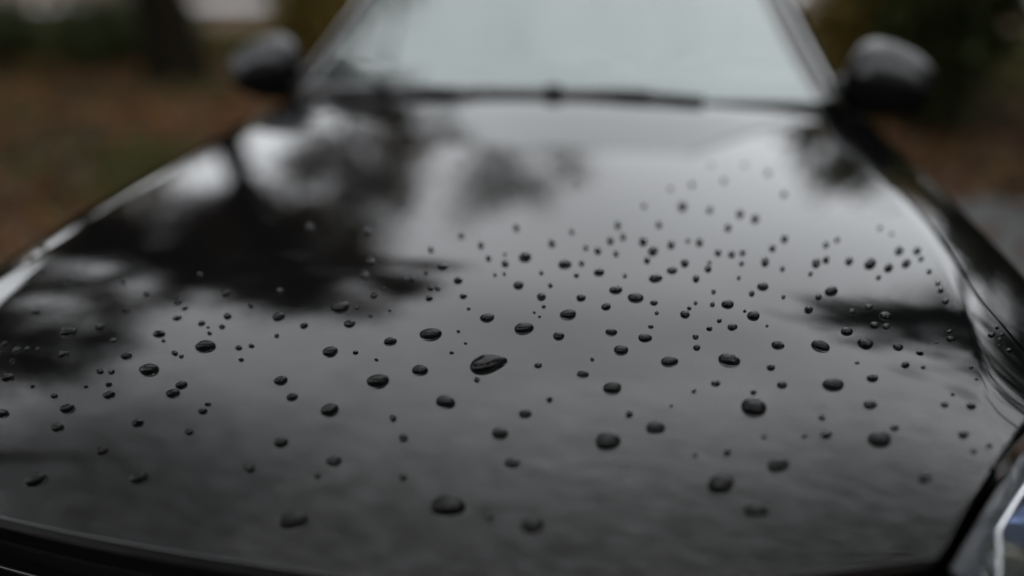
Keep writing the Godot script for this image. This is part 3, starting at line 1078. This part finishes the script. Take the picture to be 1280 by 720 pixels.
	raindrop(0.0260, 0.5471, 7.9, 4.4, 75, "fourth small hazy round raindrop left of the soft wide drop high up")
	raindrop(0.3208, 0.5510, 8.2, 5.5, -76, "nearest medium blurred round raindrop left of the soft drop above right of centre")
	raindrop(0.2686, 0.5534, 7.0, 4.2, -85, "second small blurred round raindrop above the lens-shaped drop above centre")
	raindrop(0.3523, 0.5601, 6.9, 4.7, -74, "soft raindrop in the upper right of centre field")
	raindrop(-0.7291, 0.5616, 11.6, 5.5, 54, "third medium hazy slanted raindrop above the wide dark drop in the reflected tree")
	raindrop(0.6579, 0.5683, 6.6, 3.9, -50, "raindrop lowest in the row along the right bonnet crease")
	raindrop(-0.0447, 0.5689, 7.0, 4.1, 69, "third small hazy round raindrop upper right of the twin drops at the reflected tree edge")
	raindrop(0.0665, 0.5692, 3.9, 2.4, 78, "nearest small blurred round raindrop left of the soft wide drop high up")
	raindrop(0.0967, 0.5731, 9.2, 8.1, -27, "soft wide raindrop high up, left of the wide soft one above the teardrop")
	raindrop(0.3031, 0.5746, 7.3, 6.0, -25, "second medium blurred oval raindrop left of the soft drop above right of centre")
	raindrop(0.3922, 0.5758, 5.1, 2.4, -78, "nearest tiny blurred round raindrop right of the soft drop above right of centre")
	raindrop(0.1780, 0.5782, 6.0, 3.7, 88, "nearest small blurred round raindrop right of the wide soft drop high above the teardrop")
	raindrop(0.5109, 0.5819, 10.1, 6.8, -36, "wide soft raindrop high on the right in the grey reflection")
	raindrop(0.0453, 0.5838, 6.2, 3.8, 75, "third small blurred round raindrop left of the soft wide drop high up")
	raindrop(0.1550, 0.5848, 9.1, 7.2, -23, "soft wide raindrop high up above the teardrop's right side")
	raindrop(0.3344, 0.5907, 6.9, 4.4, -76, "small blurred round raindrop lower left of the soft drop above right of centre")
	raindrop(0.4217, 0.5919, 8.1, 5.9, -30, "second medium blurred oval raindrop above the crisp dark drop above the slanting one")
	raindrop(0.0717, 0.5955, 6.2, 4.9, 75, "second small blurred round raindrop left of the soft wide drop high up")
	raindrop(0.2040, 0.5983, 7.6, 5.5, -16, "second medium blurred oval raindrop right of the wide soft drop high above the teardrop")
	raindrop(-0.7150, 0.5999, 6.7, 3.2, 56, "second medium hazy slanted raindrop above the wide dark drop in the reflected tree")
	raindrop(0.2802, 0.6002, 9.2, 6.4, -14, "medium blurred oval raindrop upper right of the lens-shaped drop above centre")
	raindrop(0.2393, 0.6010, 4.3, 2.8, -86, "nearest small blurred round raindrop above the lens-shaped drop above centre")
	raindrop(0.4908, 0.6012, 6.1, 3.6, -64, "nearest small crisp round raindrop lower left of the wide soft drop high right")
	raindrop(0.7076, 0.6069, 3.0, 1.9, -37, "tiny crisp slanted raindrop upper right of the dark drop on the right fender")
	raindrop(0.5508, 0.6107, 6.2, 4.3, -53, "second small crisp round raindrop lower right of the wide soft drop high right")
	raindrop(0.1738, 0.6109, 4.2, 3.7, -83, "small blurred round raindrop lower right of the wide soft drop high above the teardrop")
	raindrop(-0.1223, 0.6114, 9.9, 6.4, 58, "medium blurred round raindrop upper left of the twin drops at the reflected tree edge")
	raindrop(0.4451, 0.6115, 4.5, 2.4, -71, "tiny crisp round raindrop upper right of the crisp dark drop above the slanting one")
	raindrop(0.1256, 0.6117, 4.5, 3.0, 82, "nearest small blurred round raindrop lower left of the wide soft drop high above the teardrop")
	raindrop(0.4051, 0.6118, 5.7, 3.5, -71, "nearest small crisp round raindrop above the crisp dark drop above the slanting one")
	raindrop(-0.0144, 0.6153, 7.7, 5.6, -7, "second medium blurred oval raindrop upper right of the twin drops at the reflected tree edge")
	raindrop(0.3557, 0.6181, 4.7, 2.7, -77, "nearest tiny crisp round raindrop below the soft drop above right of centre")
	raindrop(0.7093, 0.6192, 4.5, 2.1, -45, "tiny crisp round raindrop right of the dark drop on the right fender")
	raindrop(0.0754, 0.6212, 4.6, 2.2, 79, "nearest tiny blurred round raindrop lower left of the soft wide drop high up")
	raindrop(0.5675, 0.6248, 7.4, 6.4, -26, "second medium crisp slanted raindrop upper right of the egg-shaped drop under the reflected twigs")
	raindrop(0.5272, 0.6249, 5.5, 3.7, -55, "nearest small crisp round raindrop lower right of the wide soft drop high right")
	raindrop(0.0630, 0.6254, 3.5, 2.4, 75, "second tiny blurred round raindrop lower left of the soft wide drop high up")
	raindrop(0.6923, 0.6280, 6.0, 3.0, -43, "dark raindrop on the fender just outside the bonnet gap at right")
	raindrop(0.7002, 0.6330, 4.0, 1.9, -44, "nearest tiny crisp round raindrop lower right of the dark drop on the right fender")
	raindrop(-0.0329, 0.6331, 3.4, 2.6, 59, "nearest small blurred round raindrop upper right of the twin drops at the reflected tree edge")
	raindrop(0.4725, 0.6333, 6.4, 4.9, -55, "second small crisp round raindrop lower left of the wide soft drop high right")
	raindrop(0.2288, 0.6370, 8.6, 6.1, -16, "medium blurred oval raindrop upper left of the lens-shaped drop above centre")
	raindrop(0.1418, 0.6399, 4.6, 3.0, 83, "second small blurred round raindrop lower left of the wide soft drop high above the teardrop")
	raindrop(0.6384, 0.6400, 5.2, 2.5, -41, "nearest small crisp slanted raindrop below the lowest drop along the crease")
	raindrop(0.3718, 0.6425, 8.0, 6.5, -10, "second medium crisp oval raindrop upper left of the crisp dark drop above the slanting one")
	raindrop(0.0156, 0.6447, 6.2, 5.8, 36, "nearest medium blurred round raindrop right of the twin drops at the reflected tree edge")
	raindrop(0.0994, 0.6454, 7.1, 6.4, -19, "medium blurred oval raindrop below the soft wide drop high up")
	raindrop(0.3523, 0.6466, 4.5, 3.1, -73, "second small crisp round raindrop left of the crisp dark drop above the slanting one")
	raindrop(0.6939, 0.6470, 2.8, 1.3, -45, "second tiny crisp round raindrop lower right of the dark drop on the right fender")
	raindrop(-0.1180, 0.6471, 8.9, 6.7, 61, "third medium blurred round raindrop left of the twin drops at the reflected tree edge")
	raindrop(0.5625, 0.6474, 5.3, 3.7, -49, "nearest small crisp round raindrop upper right of the egg-shaped drop under the reflected twigs")
	raindrop(0.3312, 0.6476, 3.3, 2.3, -75, "second tiny crisp round raindrop below the soft drop above right of centre")
	raindrop(0.5482, 0.6483, 6.0, 4.7, -29, "medium crisp oval raindrop above the egg-shaped drop under the reflected twigs")
	raindrop(-0.0484, 0.6488, 4.9, 3.6, 59, "left twin of soft raindrops at the edge of the reflected tree")
	raindrop(0.2548, 0.6499, 10.8, 6.8, -5, "soft wide raindrop upper right of the teardrop, flattened like a lens")
	raindrop(-0.0576, 0.6507, 5.3, 3.8, 58, "nearest small blurred round raindrop left of the twin drops at the reflected tree edge")
	raindrop(0.7043, 0.6513, 5.3, 2.6, -42, "third small crisp round raindrop lower right of the dark drop on the right fender")
	raindrop(0.3919, 0.6527, 2.8, 2.0, -61, "nearest tiny crisp round raindrop upper left of the crisp dark drop above the slanting one")
	raindrop(0.6348, 0.6545, 4.8, 4.3, 11, "medium crisp slanted raindrop left of the dark drop on the right fender")
	raindrop(0.2784, 0.6565, 4.8, 3.9, -9, "nearest small crisp oval raindrop right of the lens-shaped drop above centre")
	raindrop(-0.3677, 0.6589, 6.1, 3.4, 50, "fourth small hazy slanted raindrop above the long flat drop under the reflected tree")
	raindrop(0.3227, 0.6599, 3.6, 2.6, -74, "third tiny crisp round raindrop below the soft drop above right of centre")
	raindrop(0.4017, 0.6601, 8.0, 6.9, -12, "crisp dark raindrop above the long slanting one")
	raindrop(0.1847, 0.6610, 6.1, 5.3, -8, "medium crisp oval raindrop upper right of the crisp wide drop upper right")
	raindrop(0.6157, 0.6648, 2.2, 1.8, -36, "second tiny crisp slanted raindrop below the lowest drop along the crease")
	raindrop(-0.0072, 0.6660, 4.5, 3.7, 53, "third small blurred round raindrop lower right of the twin drops at the reflected tree edge")
	raindrop(0.1333, 0.6663, 6.2, 5.6, -7, "medium crisp oval raindrop upper left of the crisp wide drop upper right")
	raindrop(-0.0168, 0.6666, 4.9, 3.8, 59, "nearest small blurred round raindrop lower right of the twin drops at the reflected tree edge")
	raindrop(0.5118, 0.6680, 7.4, 5.6, -15, "medium crisp oval raindrop upper left of the egg-shaped drop under the reflected twigs")
	raindrop(-0.0813, 0.6725, 2.8, 2.2, 46, "second tiny blurred round raindrop left of the twin drops at the reflected tree edge")
	raindrop(0.3170, 0.6733, 6.3, 5.1, 4, "second medium crisp oval raindrop right of the lens-shaped drop above centre")
	raindrop(0.2182, 0.6741, 6.4, 5.0, -17, "medium crisp oval raindrop left of the lens-shaped drop above centre")
	raindrop(-0.5759, 0.6753, 7.9, 5.6, 21, "nearest medium hazy slanted raindrop above the wide dark drop in the reflected tree")
	raindrop(0.2820, 0.6765, 3.0, 2.5, -53, "nearest tiny crisp round raindrop lower right of the lens-shaped drop above centre")
	raindrop(0.4161, 0.6769, 2.4, 1.7, -55, "tiny crisp round raindrop lower right of the crisp dark drop above the slanting one")
	raindrop(0.3588, 0.6778, 3.5, 2.8, -43, "nearest small crisp round raindrop left of the crisp dark drop above the slanting one")
	raindrop(0.0307, 0.6781, 4.8, 4.1, -3, "second small blurred oval raindrop right of the twin drops at the reflected tree edge")
	raindrop(-0.4790, 0.6803, 4.8, 3.0, 29, "second small hazy round raindrop upper right of the wide dark drop in the reflected tree")
	raindrop(0.5665, 0.6842, 5.9, 4.6, -4, "nearest medium crisp slanted raindrop right of the egg-shaped drop under the reflected twigs")
	raindrop(0.1392, 0.6856, 2.7, 2.7, -5, "tiny crisp round raindrop left of the crisp wide drop upper right")
	raindrop(0.5291, 0.6859, 9.2, 7.3, -17, "crisp egg-shaped raindrop on the right below the reflected twigs")
	raindrop(0.3738, 0.6870, 6.1, 4.5, -12, "medium crisp oval raindrop lower left of the crisp dark drop above the slanting one")
	raindrop(-0.0133, 0.6876, 4.8, 4.0, -4, "second small blurred oval raindrop lower right of the twin drops at the reflected tree edge")
	raindrop(0.5897, 0.6894, 3.9, 3.0, 8, "second small crisp slanted raindrop right of the egg-shaped drop under the reflected twigs")
	raindrop(-0.2262, 0.6894, 5.9, 4.1, 41, "small blurred round raindrop above the soft drop under the tree")
	raindrop(-0.0898, 0.6897, 4.7, 4.0, -4, "small blurred oval raindrop upper right of the large soft oval under the tree crown")
	raindrop(0.3458, 0.6949, 3.9, 3.2, -20, "second small crisp oval raindrop upper left of the long slanting drop right of the teardrop")
	raindrop(0.1718, 0.6966, 10.6, 6.7, -13, "crisp wide raindrop upper right of the teardrop")
	raindrop(0.1288, 0.6983, 2.0, 1.9, 73, "nearest tiny crisp round raindrop upper right of the wide oval drop above the teardrop")
	raindrop(-0.3034, 0.6988, 6.2, 5.7, 46, "second medium blurred slanted raindrop upper left of the soft drop under the tree")
	raindrop(0.4746, 0.7014, 10.0, 7.5, 15, "crisp tilted raindrop on the right, left of its egg-shaped neighbour")
	raindrop(0.0435, 0.7020, 2.5, 2.2, 19, "tiny crisp round raindrop upper right of the large crisp oval drop")
	raindrop(0.6421, 0.7021, 2.3, 2.1, -16, "tiny crisp slanted raindrop lower left of the dark drop on the right fender")
	raindrop(0.2749, 0.7032, 3.2, 2.6, -10, "second small crisp oval raindrop lower right of the lens-shaped drop above centre")
	raindrop(-0.4256, 0.7044, 5.5, 3.8, 34, "fourth small blurred slanted raindrop upper left of the long flat drop under the reflected tree")
	raindrop(0.1363, 0.7052, 2.2, 2.0, -5, "second tiny crisp round raindrop upper right of the wide oval drop above the teardrop")
	raindrop(0.4246, 0.7095, 7.3, 5.5, 9, "medium crisp slanted raindrop left of the crisp tilted drop on the right")
	raindrop(0.3285, 0.7123, 3.8, 3.4, -9, "third small crisp round raindrop upper left of the long slanting drop right of the teardrop")
	raindrop(0.5865, 0.7131, 2.6, 2.3, -13, "second small crisp slanted raindrop lower right of the egg-shaped drop under the reflected twigs")
	raindrop(0.5669, 0.7137, 5.1, 3.8, -35, "nearest small crisp round raindrop lower right of the egg-shaped drop under the reflected twigs")
	raindrop(-0.1048, 0.7148, 3.4, 2.8, 15, "nearest small crisp round raindrop right of the large soft oval under the tree crown")
	raindrop(0.0710, 0.7158, 8.9, 6.3, -14, "medium crisp oval raindrop left of the wide oval drop above the teardrop")
	raindrop(-0.0582, 0.7163, 2.3, 1.7, 16, "tiny crisp round raindrop lower left of the twin drops at the reflected tree edge")
	raindrop(-0.1271, 0.7163, 11.6, 8.9, -16, "large soft oval raindrop right under the reflected tree crown")
	raindrop(0.6422, 0.7190, 2.6, 1.4, -55, "tiny blurred round raindrop below the dark drop on the right fender")
	raindrop(-0.3650, 0.7195, 6.7, 4.8, 24, "third small blurred round raindrop upper left of the long flat drop under the reflected tree")
	raindrop(0.2275, 0.7203, 7.0, 4.8, -4, "medium crisp oval raindrop lower right of the crisp wide drop upper right")
	raindrop(0.5121, 0.7213, 2.9, 1.8, -16, "small crisp oval raindrop below the egg-shaped drop under the reflected twigs")
	raindrop(-0.2530, 0.7225, 4.3, 3.1, 41, "nearest small blurred round raindrop upper left of the soft drop under the tree")
	raindrop(0.2682, 0.7237, 8.1, 5.6, 2, "medium crisp oval raindrop below the lens-shaped drop above centre")
	raindrop(-0.0807, 0.7286, 2.8, 2.2, 37, "second tiny crisp round raindrop right of the large soft oval under the tree crown")
	raindrop(0.1201, 0.7287, 11.9, 7.7, -12, "crisp wide oval raindrop straight above the teardrop's tail")
	raindrop(0.3293, 0.7301, 4.4, 3.7, -11, "nearest small crisp oval raindrop upper left of the long slanting drop right of the teardrop")
	raindrop(-0.3459, 0.7327, 4.1, 2.0, -36, "second small blurred slanted raindrop upper left of the long flat drop under the reflected tree")
	raindrop(0.1644, 0.7358, 7.3, 5.2, -9, "medium crisp oval raindrop below the crisp wide drop upper right")
	raindrop(-0.2041, 0.7396, 7.8, 6.4, -12, "soft raindrop under the reflected tree, left of the large soft oval")
	raindrop(-0.4321, 0.7397, 4.6, 3.3, -28, "nearest small blurred slanted raindrop upper right of the wide dark drop in the reflected tree")
	raindrop(0.5243, 0.7422, 6.2, 4.6, -11, "medium blurred oval raindrop right of the wide soft drop on the right")
	raindrop(-0.2759, 0.7434, 5.4, 4.7, 38, "second small blurred slanted raindrop upper right of the long flat drop under the reflected tree")
	raindrop(0.0400, 0.7435, 2.4, 2.1, 34, "tiny crisp round raindrop right of the large crisp oval drop")
	raindrop(-0.5771, 0.7439, 7.4, 4.2, 4, "medium blurred oval raindrop upper left of the wide dark drop in the reflected tree")
	raindrop(0.3655, 0.7443, 13.1, 7.2, 6, "large long raindrop slanting down to the right, right of the teardrop")
	raindrop(-0.1031, 0.7447, 7.0, 5.4, -15, "medium crisp oval raindrop lower right of the large soft oval under the tree crown")
	raindrop(0.4123, 0.7471, 4.9, 3.8, -16, "small crisp oval raindrop right of the long slanting drop right of the teardrop")
	raindrop(0.2406, 0.7481, 9.0, 5.9, -9, "medium crisp oval raindrop above the soft round drop right of the teardrop")
	raindrop(0.6077, 0.7484, 3.0, 1.8, -42, "second small blurred round raindrop above the drop above the headlight group")
	raindrop(-0.3467, 0.7507, 5.7, 3.3, -19, "nearest medium blurred slanted raindrop upper left of the long flat drop under the reflected tree")
	raindrop(0.0068, 0.7523, 13.4, 8.1, -10, "large crisp oval raindrop up and left of the teardrop, ringed by small specks")
	raindrop(-0.1624, 0.7528, 4.9, 4.3, -22, "small crisp slanted raindrop lower right of the soft drop under the tree")
	raindrop(0.2971, 0.7572, 9.9, 6.2, -7, "medium crisp oval raindrop left of the long slanting drop right of the teardrop")
	raindrop(-0.3058, 0.7582, 4.5, 3.8, -20, "third small crisp slanted raindrop above the long flat drop under the reflected tree")
	raindrop(0.4784, 0.7602, 11.9, 7.3, -4, "wide soft raindrop below the crisp tilted one on the right")
	raindrop(0.6226, 0.7616, 5.0, 3.8, -13, "nearest medium blurred slanted raindrop above the drop above the headlight group")
	raindrop(0.0535, 0.7619, 2.0, 1.6, 4, "tiny crisp round raindrop upper left of the teardrop")
	raindrop(-0.2736, 0.7625, 4.0, 3.3, 22, "nearest small crisp slanted raindrop upper right of the long flat drop under the reflected tree")
	raindrop(-0.2929, 0.7643, 2.5, 1.8, 28, "second tiny crisp round raindrop above the long flat drop under the reflected tree")
	raindrop(0.5941, 0.7655, 4.1, 3.2, -35, "small blurred slanted raindrop upper left of the drop above the headlight group")
	raindrop(0.2079, 0.7670, 2.7, 2.5, -74, "second tiny crisp round raindrop upper left of the soft round drop right of the teardrop")
	raindrop(-0.0407, 0.7687, 7.8, 5.3, -20, "medium crisp oval raindrop left of the large crisp oval drop")
	raindrop(0.4218, 0.7705, 5.8, 4.2, -12, "medium blurred oval raindrop upper right of the big soft slanting drop")
	raindrop(-0.4526, 0.7707, 6.2, 5.3, 0, "nearest medium blurred slanted raindrop right of the wide dark drop in the reflected tree")
	raindrop(-0.1910, 0.7725, 3.1, 2.7, -24, "small crisp slanted raindrop below the soft drop under the tree")
	raindrop(-0.2849, 0.7743, 3.2, 2.7, 30, "nearest tiny crisp slanted raindrop above the long flat drop under the reflected tree")
	raindrop(0.0399, 0.7779, 2.7, 2.2, 9, "tiny crisp round raindrop lower right of the large crisp oval drop")
	raindrop(-0.3558, 0.7793, 7.9, 4.9, -1, "second medium crisp oval raindrop above the largest crisp drop at left")
	raindrop(-0.4942, 0.7804, 11.3, 6.9, -19, "wide dark raindrop inside the reflected tree at far left")
	raindrop(0.3485, 0.7805, 5.2, 3.7, -10, "nearest medium blurred oval raindrop lower left of the long slanting drop right of the teardrop")
	raindrop(0.5134, 0.7808, 7.2, 5.2, -5, "medium blurred slanted raindrop lower right of the wide soft drop on the right")
	raindrop(0.1462, 0.7843, 4.6, 3.3, -7, "small crisp oval raindrop right of the teardrop")
	raindrop(0.3891, 0.7861, 3.7, 2.9, -23, "small blurred round raindrop above the big soft slanting drop")
	raindrop(-0.3424, 0.7898, 3.0, 2.3, 20, "nearest tiny crisp slanted raindrop above the largest crisp drop at left")
	raindrop(0.1990, 0.7899, 6.8, 4.3, -6, "nearest medium crisp oval raindrop upper left of the soft round drop right of the teardrop")
	raindrop(-0.0783, 0.7900, 3.5, 2.6, -4, "small crisp oval raindrop upper left of the dark oval drop left of the teardrop")
	raindrop(-0.2172, 0.7907, 3.8, 3.1, 0, "second small crisp slanted raindrop right of the long flat drop under the reflected tree")
	raindrop(-0.1107, 0.7917, 8.9, 6.8, -15, "medium crisp slanted raindrop below the large soft oval under the tree crown")
	raindrop(-0.4154, 0.7924, 4.2, 3.8, -4, "second small crisp slanted raindrop right of the wide dark drop in the reflected tree")
	raindrop(0.3241, 0.7950, 3.0, 2.5, -49, "second small blurred round raindrop lower left of the long slanting drop right of the teardrop")
	raindrop(-0.2324, 0.7950, 4.2, 3.4, -3, "nearest small crisp slanted raindrop right of the long flat drop under the reflected tree")
	raindrop(-0.2784, 0.7957, 12.2, 8.0, -17, "long flat oval raindrop under the reflected tree at left")
	raindrop(-0.0487, 0.7981, 2.5, 1.9, 5, "tiny crisp round raindrop above the dark oval drop left of the teardrop")
	raindrop(0.6024, 0.8016, 5.4, 4.0, -25, "blurred raindrop above the small group near the headlight edge")
	raindrop(-0.5793, 0.8028, 5.4, 3.4, -25, "nearest medium blurred slanted raindrop left of the wide dark drop in the reflected tree")
	raindrop(0.2338, 0.8043, 10.7, 7.0, -8, "round raindrop with soft grey top, right of and below the teardrop")
	raindrop(0.3875, 0.8064, 14.0, 9.9, 3, "big soft slanting raindrop below the long slanting one")
	raindrop(0.5326, 0.8065, 4.8, 3.3, -10, "medium blurred oval raindrop upper right of the large slanting drop low right")
	raindrop(0.4587, 0.8070, 3.8, 2.9, -22, "small blurred round raindrop below the wide soft drop on the right")
	raindrop(0.0086, 0.8074, 9.2, 6.5, -10, "medium crisp oval raindrop right of the dark oval drop left of the teardrop")
	raindrop(-0.3146, 0.8086, 4.4, 3.3, 17, "small crisp slanted raindrop left of the long flat drop under the reflected tree")
	raindrop(-0.5195, 0.8100, 2.8, 2.3, -23, "nearest small blurred slanted raindrop lower left of the wide dark drop in the reflected tree")
	raindrop(-0.5363, 0.8100, 3.6, 2.5, -11, "second small blurred slanted raindrop lower left of the wide dark drop in the reflected tree")
	raindrop(0.6249, 0.8103, 3.6, 2.4, -43, "second small hazy round raindrop lower right of the drop above the headlight group")
	raindrop(-0.2200, 0.8126, 3.4, 2.4, -11, "small crisp slanted raindrop lower right of the long flat drop under the reflected tree")
	raindrop(-0.3027, 0.8129, 3.0, 2.7, -19, "small crisp slanted raindrop lower left of the long flat drop under the reflected tree")
	raindrop(0.0788, 0.8130, 3.6, 3.1, 64, "nearest small crisp round raindrop lower left of the teardrop")
	raindrop(-0.5498, 0.8130, 5.2, 4.0, -26, "third medium blurred slanted raindrop lower left of the wide dark drop in the reflected tree")
	raindrop(-0.3793, 0.8167, 6.7, 4.7, -11, "medium crisp slanted raindrop upper left of the largest crisp drop at left")
	raindrop(-0.5717, 0.8170, 3.1, 2.2, 11, "second tiny blurred slanted raindrop left of the wide dark drop in the reflected tree")
	raindrop(-0.4727, 0.8176, 6.7, 4.9, -8, "medium crisp slanted raindrop below the wide dark drop in the reflected tree")
	raindrop(0.2988, 0.8182, 2.1, 1.8, -43, "tiny blurred round raindrop right of the soft round drop right of the teardrop")
	raindrop(0.6067, 0.8197, 3.6, 2.5, -30, "nearest small hazy round raindrop lower right of the drop above the headlight group")
	raindrop(0.5139, 0.8234, 11.4, 8.4, 0, "large blurred slanting raindrop low on the right")
	raindrop(0.4597, 0.8277, 5.8, 3.9, -13, "medium hazy round raindrop left of the large slanting drop low right")
	raindrop(-0.0368, 0.8277, 12.6, 8.2, -13, "large dark oval raindrop left of and slightly below the teardrop")
	raindrop(0.1655, 0.8287, 3.5, 3.3, -9, "small blurred round raindrop left of the soft round drop right of the teardrop")
	raindrop(-0.5428, 0.8301, 3.9, 2.9, -38, "fourth small crisp slanted raindrop lower left of the wide dark drop in the reflected tree")
	raindrop(0.4371, 0.8325, 3.1, 2.1, -25, "small hazy round raindrop upper right of the blurred drop above the low pair")
	raindrop(-0.3345, 0.8351, 11.8, 7.5, -8, "largest crisp raindrop in the left part of the bonnet")
	raindrop(0.2540, 0.8351, 4.3, 3.8, -34, "small blurred round raindrop lower right of the soft round drop right of the teardrop")
	raindrop(0.6213, 0.8355, 4.6, 3.1, -46, "third medium hazy slanted raindrop lower right of the drop above the headlight group")
	raindrop(-0.1555, 0.8376, 8.0, 5.4, -13, "medium crisp slanted raindrop upper left of the blurred oval below the dark oval")
	raindrop(0.3957, 0.8399, 2.9, 2.3, -39, "small hazy round raindrop below the big soft slanting drop")
	raindrop(-0.4013, 0.8406, 4.5, 3.6, 5, "third small crisp slanted raindrop above the oval drop left of the touching pair")
	raindrop(-0.3844, 0.8407, 3.6, 3.1, -29, "second small crisp slanted raindrop above the oval drop left of the touching pair")
	raindrop(0.0495, 0.8458, 10.9, 7.3, -1, "second medium blurred oval raindrop lower left of the teardrop")
	raindrop(0.2824, 0.8472, 9.8, 6.8, -12, "medium blurred round raindrop right of the big pale-topped drop")
	raindrop(0.1410, 0.8497, 7.1, 4.6, -6, "second medium blurred oval raindrop above the blurred round drop below the teardrop")
	raindrop(-0.2789, 0.8531, 7.0, 4.7, -16, "medium crisp slanted raindrop upper right of the touching pair at left")
	raindrop(-0.5278, 0.8550, 7.5, 5.3, -19, "fifth medium crisp slanted raindrop lower left of the wide dark drop in the reflected tree")
	raindrop(-0.1323, 0.8577, 6.4, 4.6, -13, "medium crisp slanted raindrop left of the blurred oval below the dark oval")
	raindrop(-0.3764, 0.8582, 3.7, 3.1, -8, "nearest small crisp slanted raindrop above the oval drop left of the touching pair")
	raindrop(0.5494, 0.8587, 6.5, 4.4, -29, "lone blurred raindrop near the right headlight")
	raindrop(-0.4057, 0.8628, 2.5, 1.8, -26, "tiny crisp slanted raindrop upper left of the oval drop left of the touching pair")
	raindrop(0.3564, 0.8638, 4.3, 3.5, -58, "small hazy round raindrop above the big blurred drop low right of centre")
	raindrop(-0.2834, 0.8648, 7.6, 5.4, -16, "lower left raindrop of two touching oval drops")
	raindrop(-0.4818, 0.8659, 2.6, 2.2, -30, "third tiny crisp slanted raindrop left of the oval drop left of the touching pair")
	raindrop(-0.0808, 0.8694, 10.4, 7.2, -18, "blurred oval raindrop below the dark oval left of the teardrop")
	raindrop(0.2330, 0.8696, 13.3, 9.6, -6, "big blurred raindrop with pale top below the soft round one")
	raindrop(0.4063, 0.8698, 10.8, 7.1, -9, "big blurred raindrop above right of the larger low pair")
	raindrop(-0.0048, 0.8714, 4.3, 3.8, 38, "small blurred round raindrop below the dark oval drop left of the teardrop")
	raindrop(0.3234, 0.8715, 2.8, 2.3, -31, "small hazy round raindrop upper left of the big blurred drop low right of centre")
	raindrop(-0.3668, 0.8718, 7.0, 4.7, -15, "oval raindrop left of the touching pair")
	raindrop(-0.2313, 0.8751, 3.6, 2.2, -14, "small crisp slanted raindrop right of the touching pair at left")
	raindrop(0.1177, 0.8756, 9.6, 6.1, -5, "nearest medium blurred oval raindrop above the blurred round drop below the teardrop")
	raindrop(-0.4411, 0.8770, 4.0, 3.1, 7, "second small crisp slanted raindrop left of the oval drop left of the touching pair")
	raindrop(-0.2329, 0.8840, 5.1, 3.5, -7, "small crisp slanted raindrop lower right of the touching pair at left")
	raindrop(-0.4105, 0.8923, 8.1, 5.7, -13, "nearest medium crisp slanted raindrop left of the oval drop left of the touching pair")
	raindrop(0.0136, 0.8926, 4.9, 4.2, 37, "small blurred round raindrop right of the blurred drop above the left front one")
	raindrop(0.3481, 0.8980, 13.5, 9.7, -16, "larger of two big blurred raindrops low on the right of centre")
	raindrop(-0.4957, 0.9024, 6.4, 5.3, 9, "medium crisp slanted raindrop upper left of the long dark drop above the grille")
	raindrop(-0.3063, 0.9040, 6.4, 4.7, -14, "medium crisp slanted raindrop lower right of the oval drop left of the touching pair")
	raindrop(0.1361, 0.9055, 8.0, 5.3, -12, "blurred round raindrop below the teardrop in the open grey")
	raindrop(-0.2367, 0.9093, 4.7, 3.7, 14, "small blurred slanted raindrop below the touching pair at left")
	raindrop(-0.1225, 0.9116, 7.4, 5.5, -13, "medium blurred slanted raindrop upper left of the blurred drop above the left front one")
	raindrop(-0.4076, 0.9153, 7.2, 5.2, -13, "medium crisp slanted raindrop lower left of the oval drop left of the touching pair")
	raindrop(0.3813, 0.9177, 11.0, 6.8, -9, "lowest big blurred raindrop right of centre")
	raindrop(0.5005, 0.9191, 2.0, 1.3, -31, "small hazy round raindrop lower left of the lone drop near the headlight")
	raindrop(-0.0548, 0.9251, 8.2, 5.3, -9, "blurred raindrop above the big blurred front drop on the left")
	raindrop(0.0250, 0.9330, 4.2, 3.6, 30, "small hazy round raindrop upper left of the largest blurred front drop")
	raindrop(-0.3315, 0.9375, 6.1, 5.1, -7, "medium blurred slanted raindrop upper left of the slanting drop above the grille")
	raindrop(-0.1465, 0.9407, 6.4, 5.1, 25, "medium blurred slanted raindrop upper left of the big blurred front drop on the left")
	raindrop(-0.0674, 0.9413, 3.9, 3.2, 24, "small hazy round raindrop lower left of the blurred drop above the left front one")
	raindrop(0.0789, 0.9551, 17.6, 10.9, -10, "largest blurred raindrop near the front edge of the bonnet")
	raindrop(0.1232, 0.9598, 3.3, 2.6, -3, "medium hazy round raindrop left of the round blurred front drop")
	raindrop(0.1664, 0.9615, 10.9, 8.1, -7, "round blurred raindrop near the front edge, right of the largest one")
	raindrop(-0.2694, 0.9617, 9.1, 7.2, -10, "blurred slanting raindrop right of the long dark one above the grille")
	raindrop(-0.3932, 0.9734, 10.9, 7.7, -33, "long dark blurred raindrop just above the black grille at far left")
	raindrop(-0.0767, 0.9853, 14.2, 9.2, -21, "big blurred raindrop near the front edge, left of the largest one")
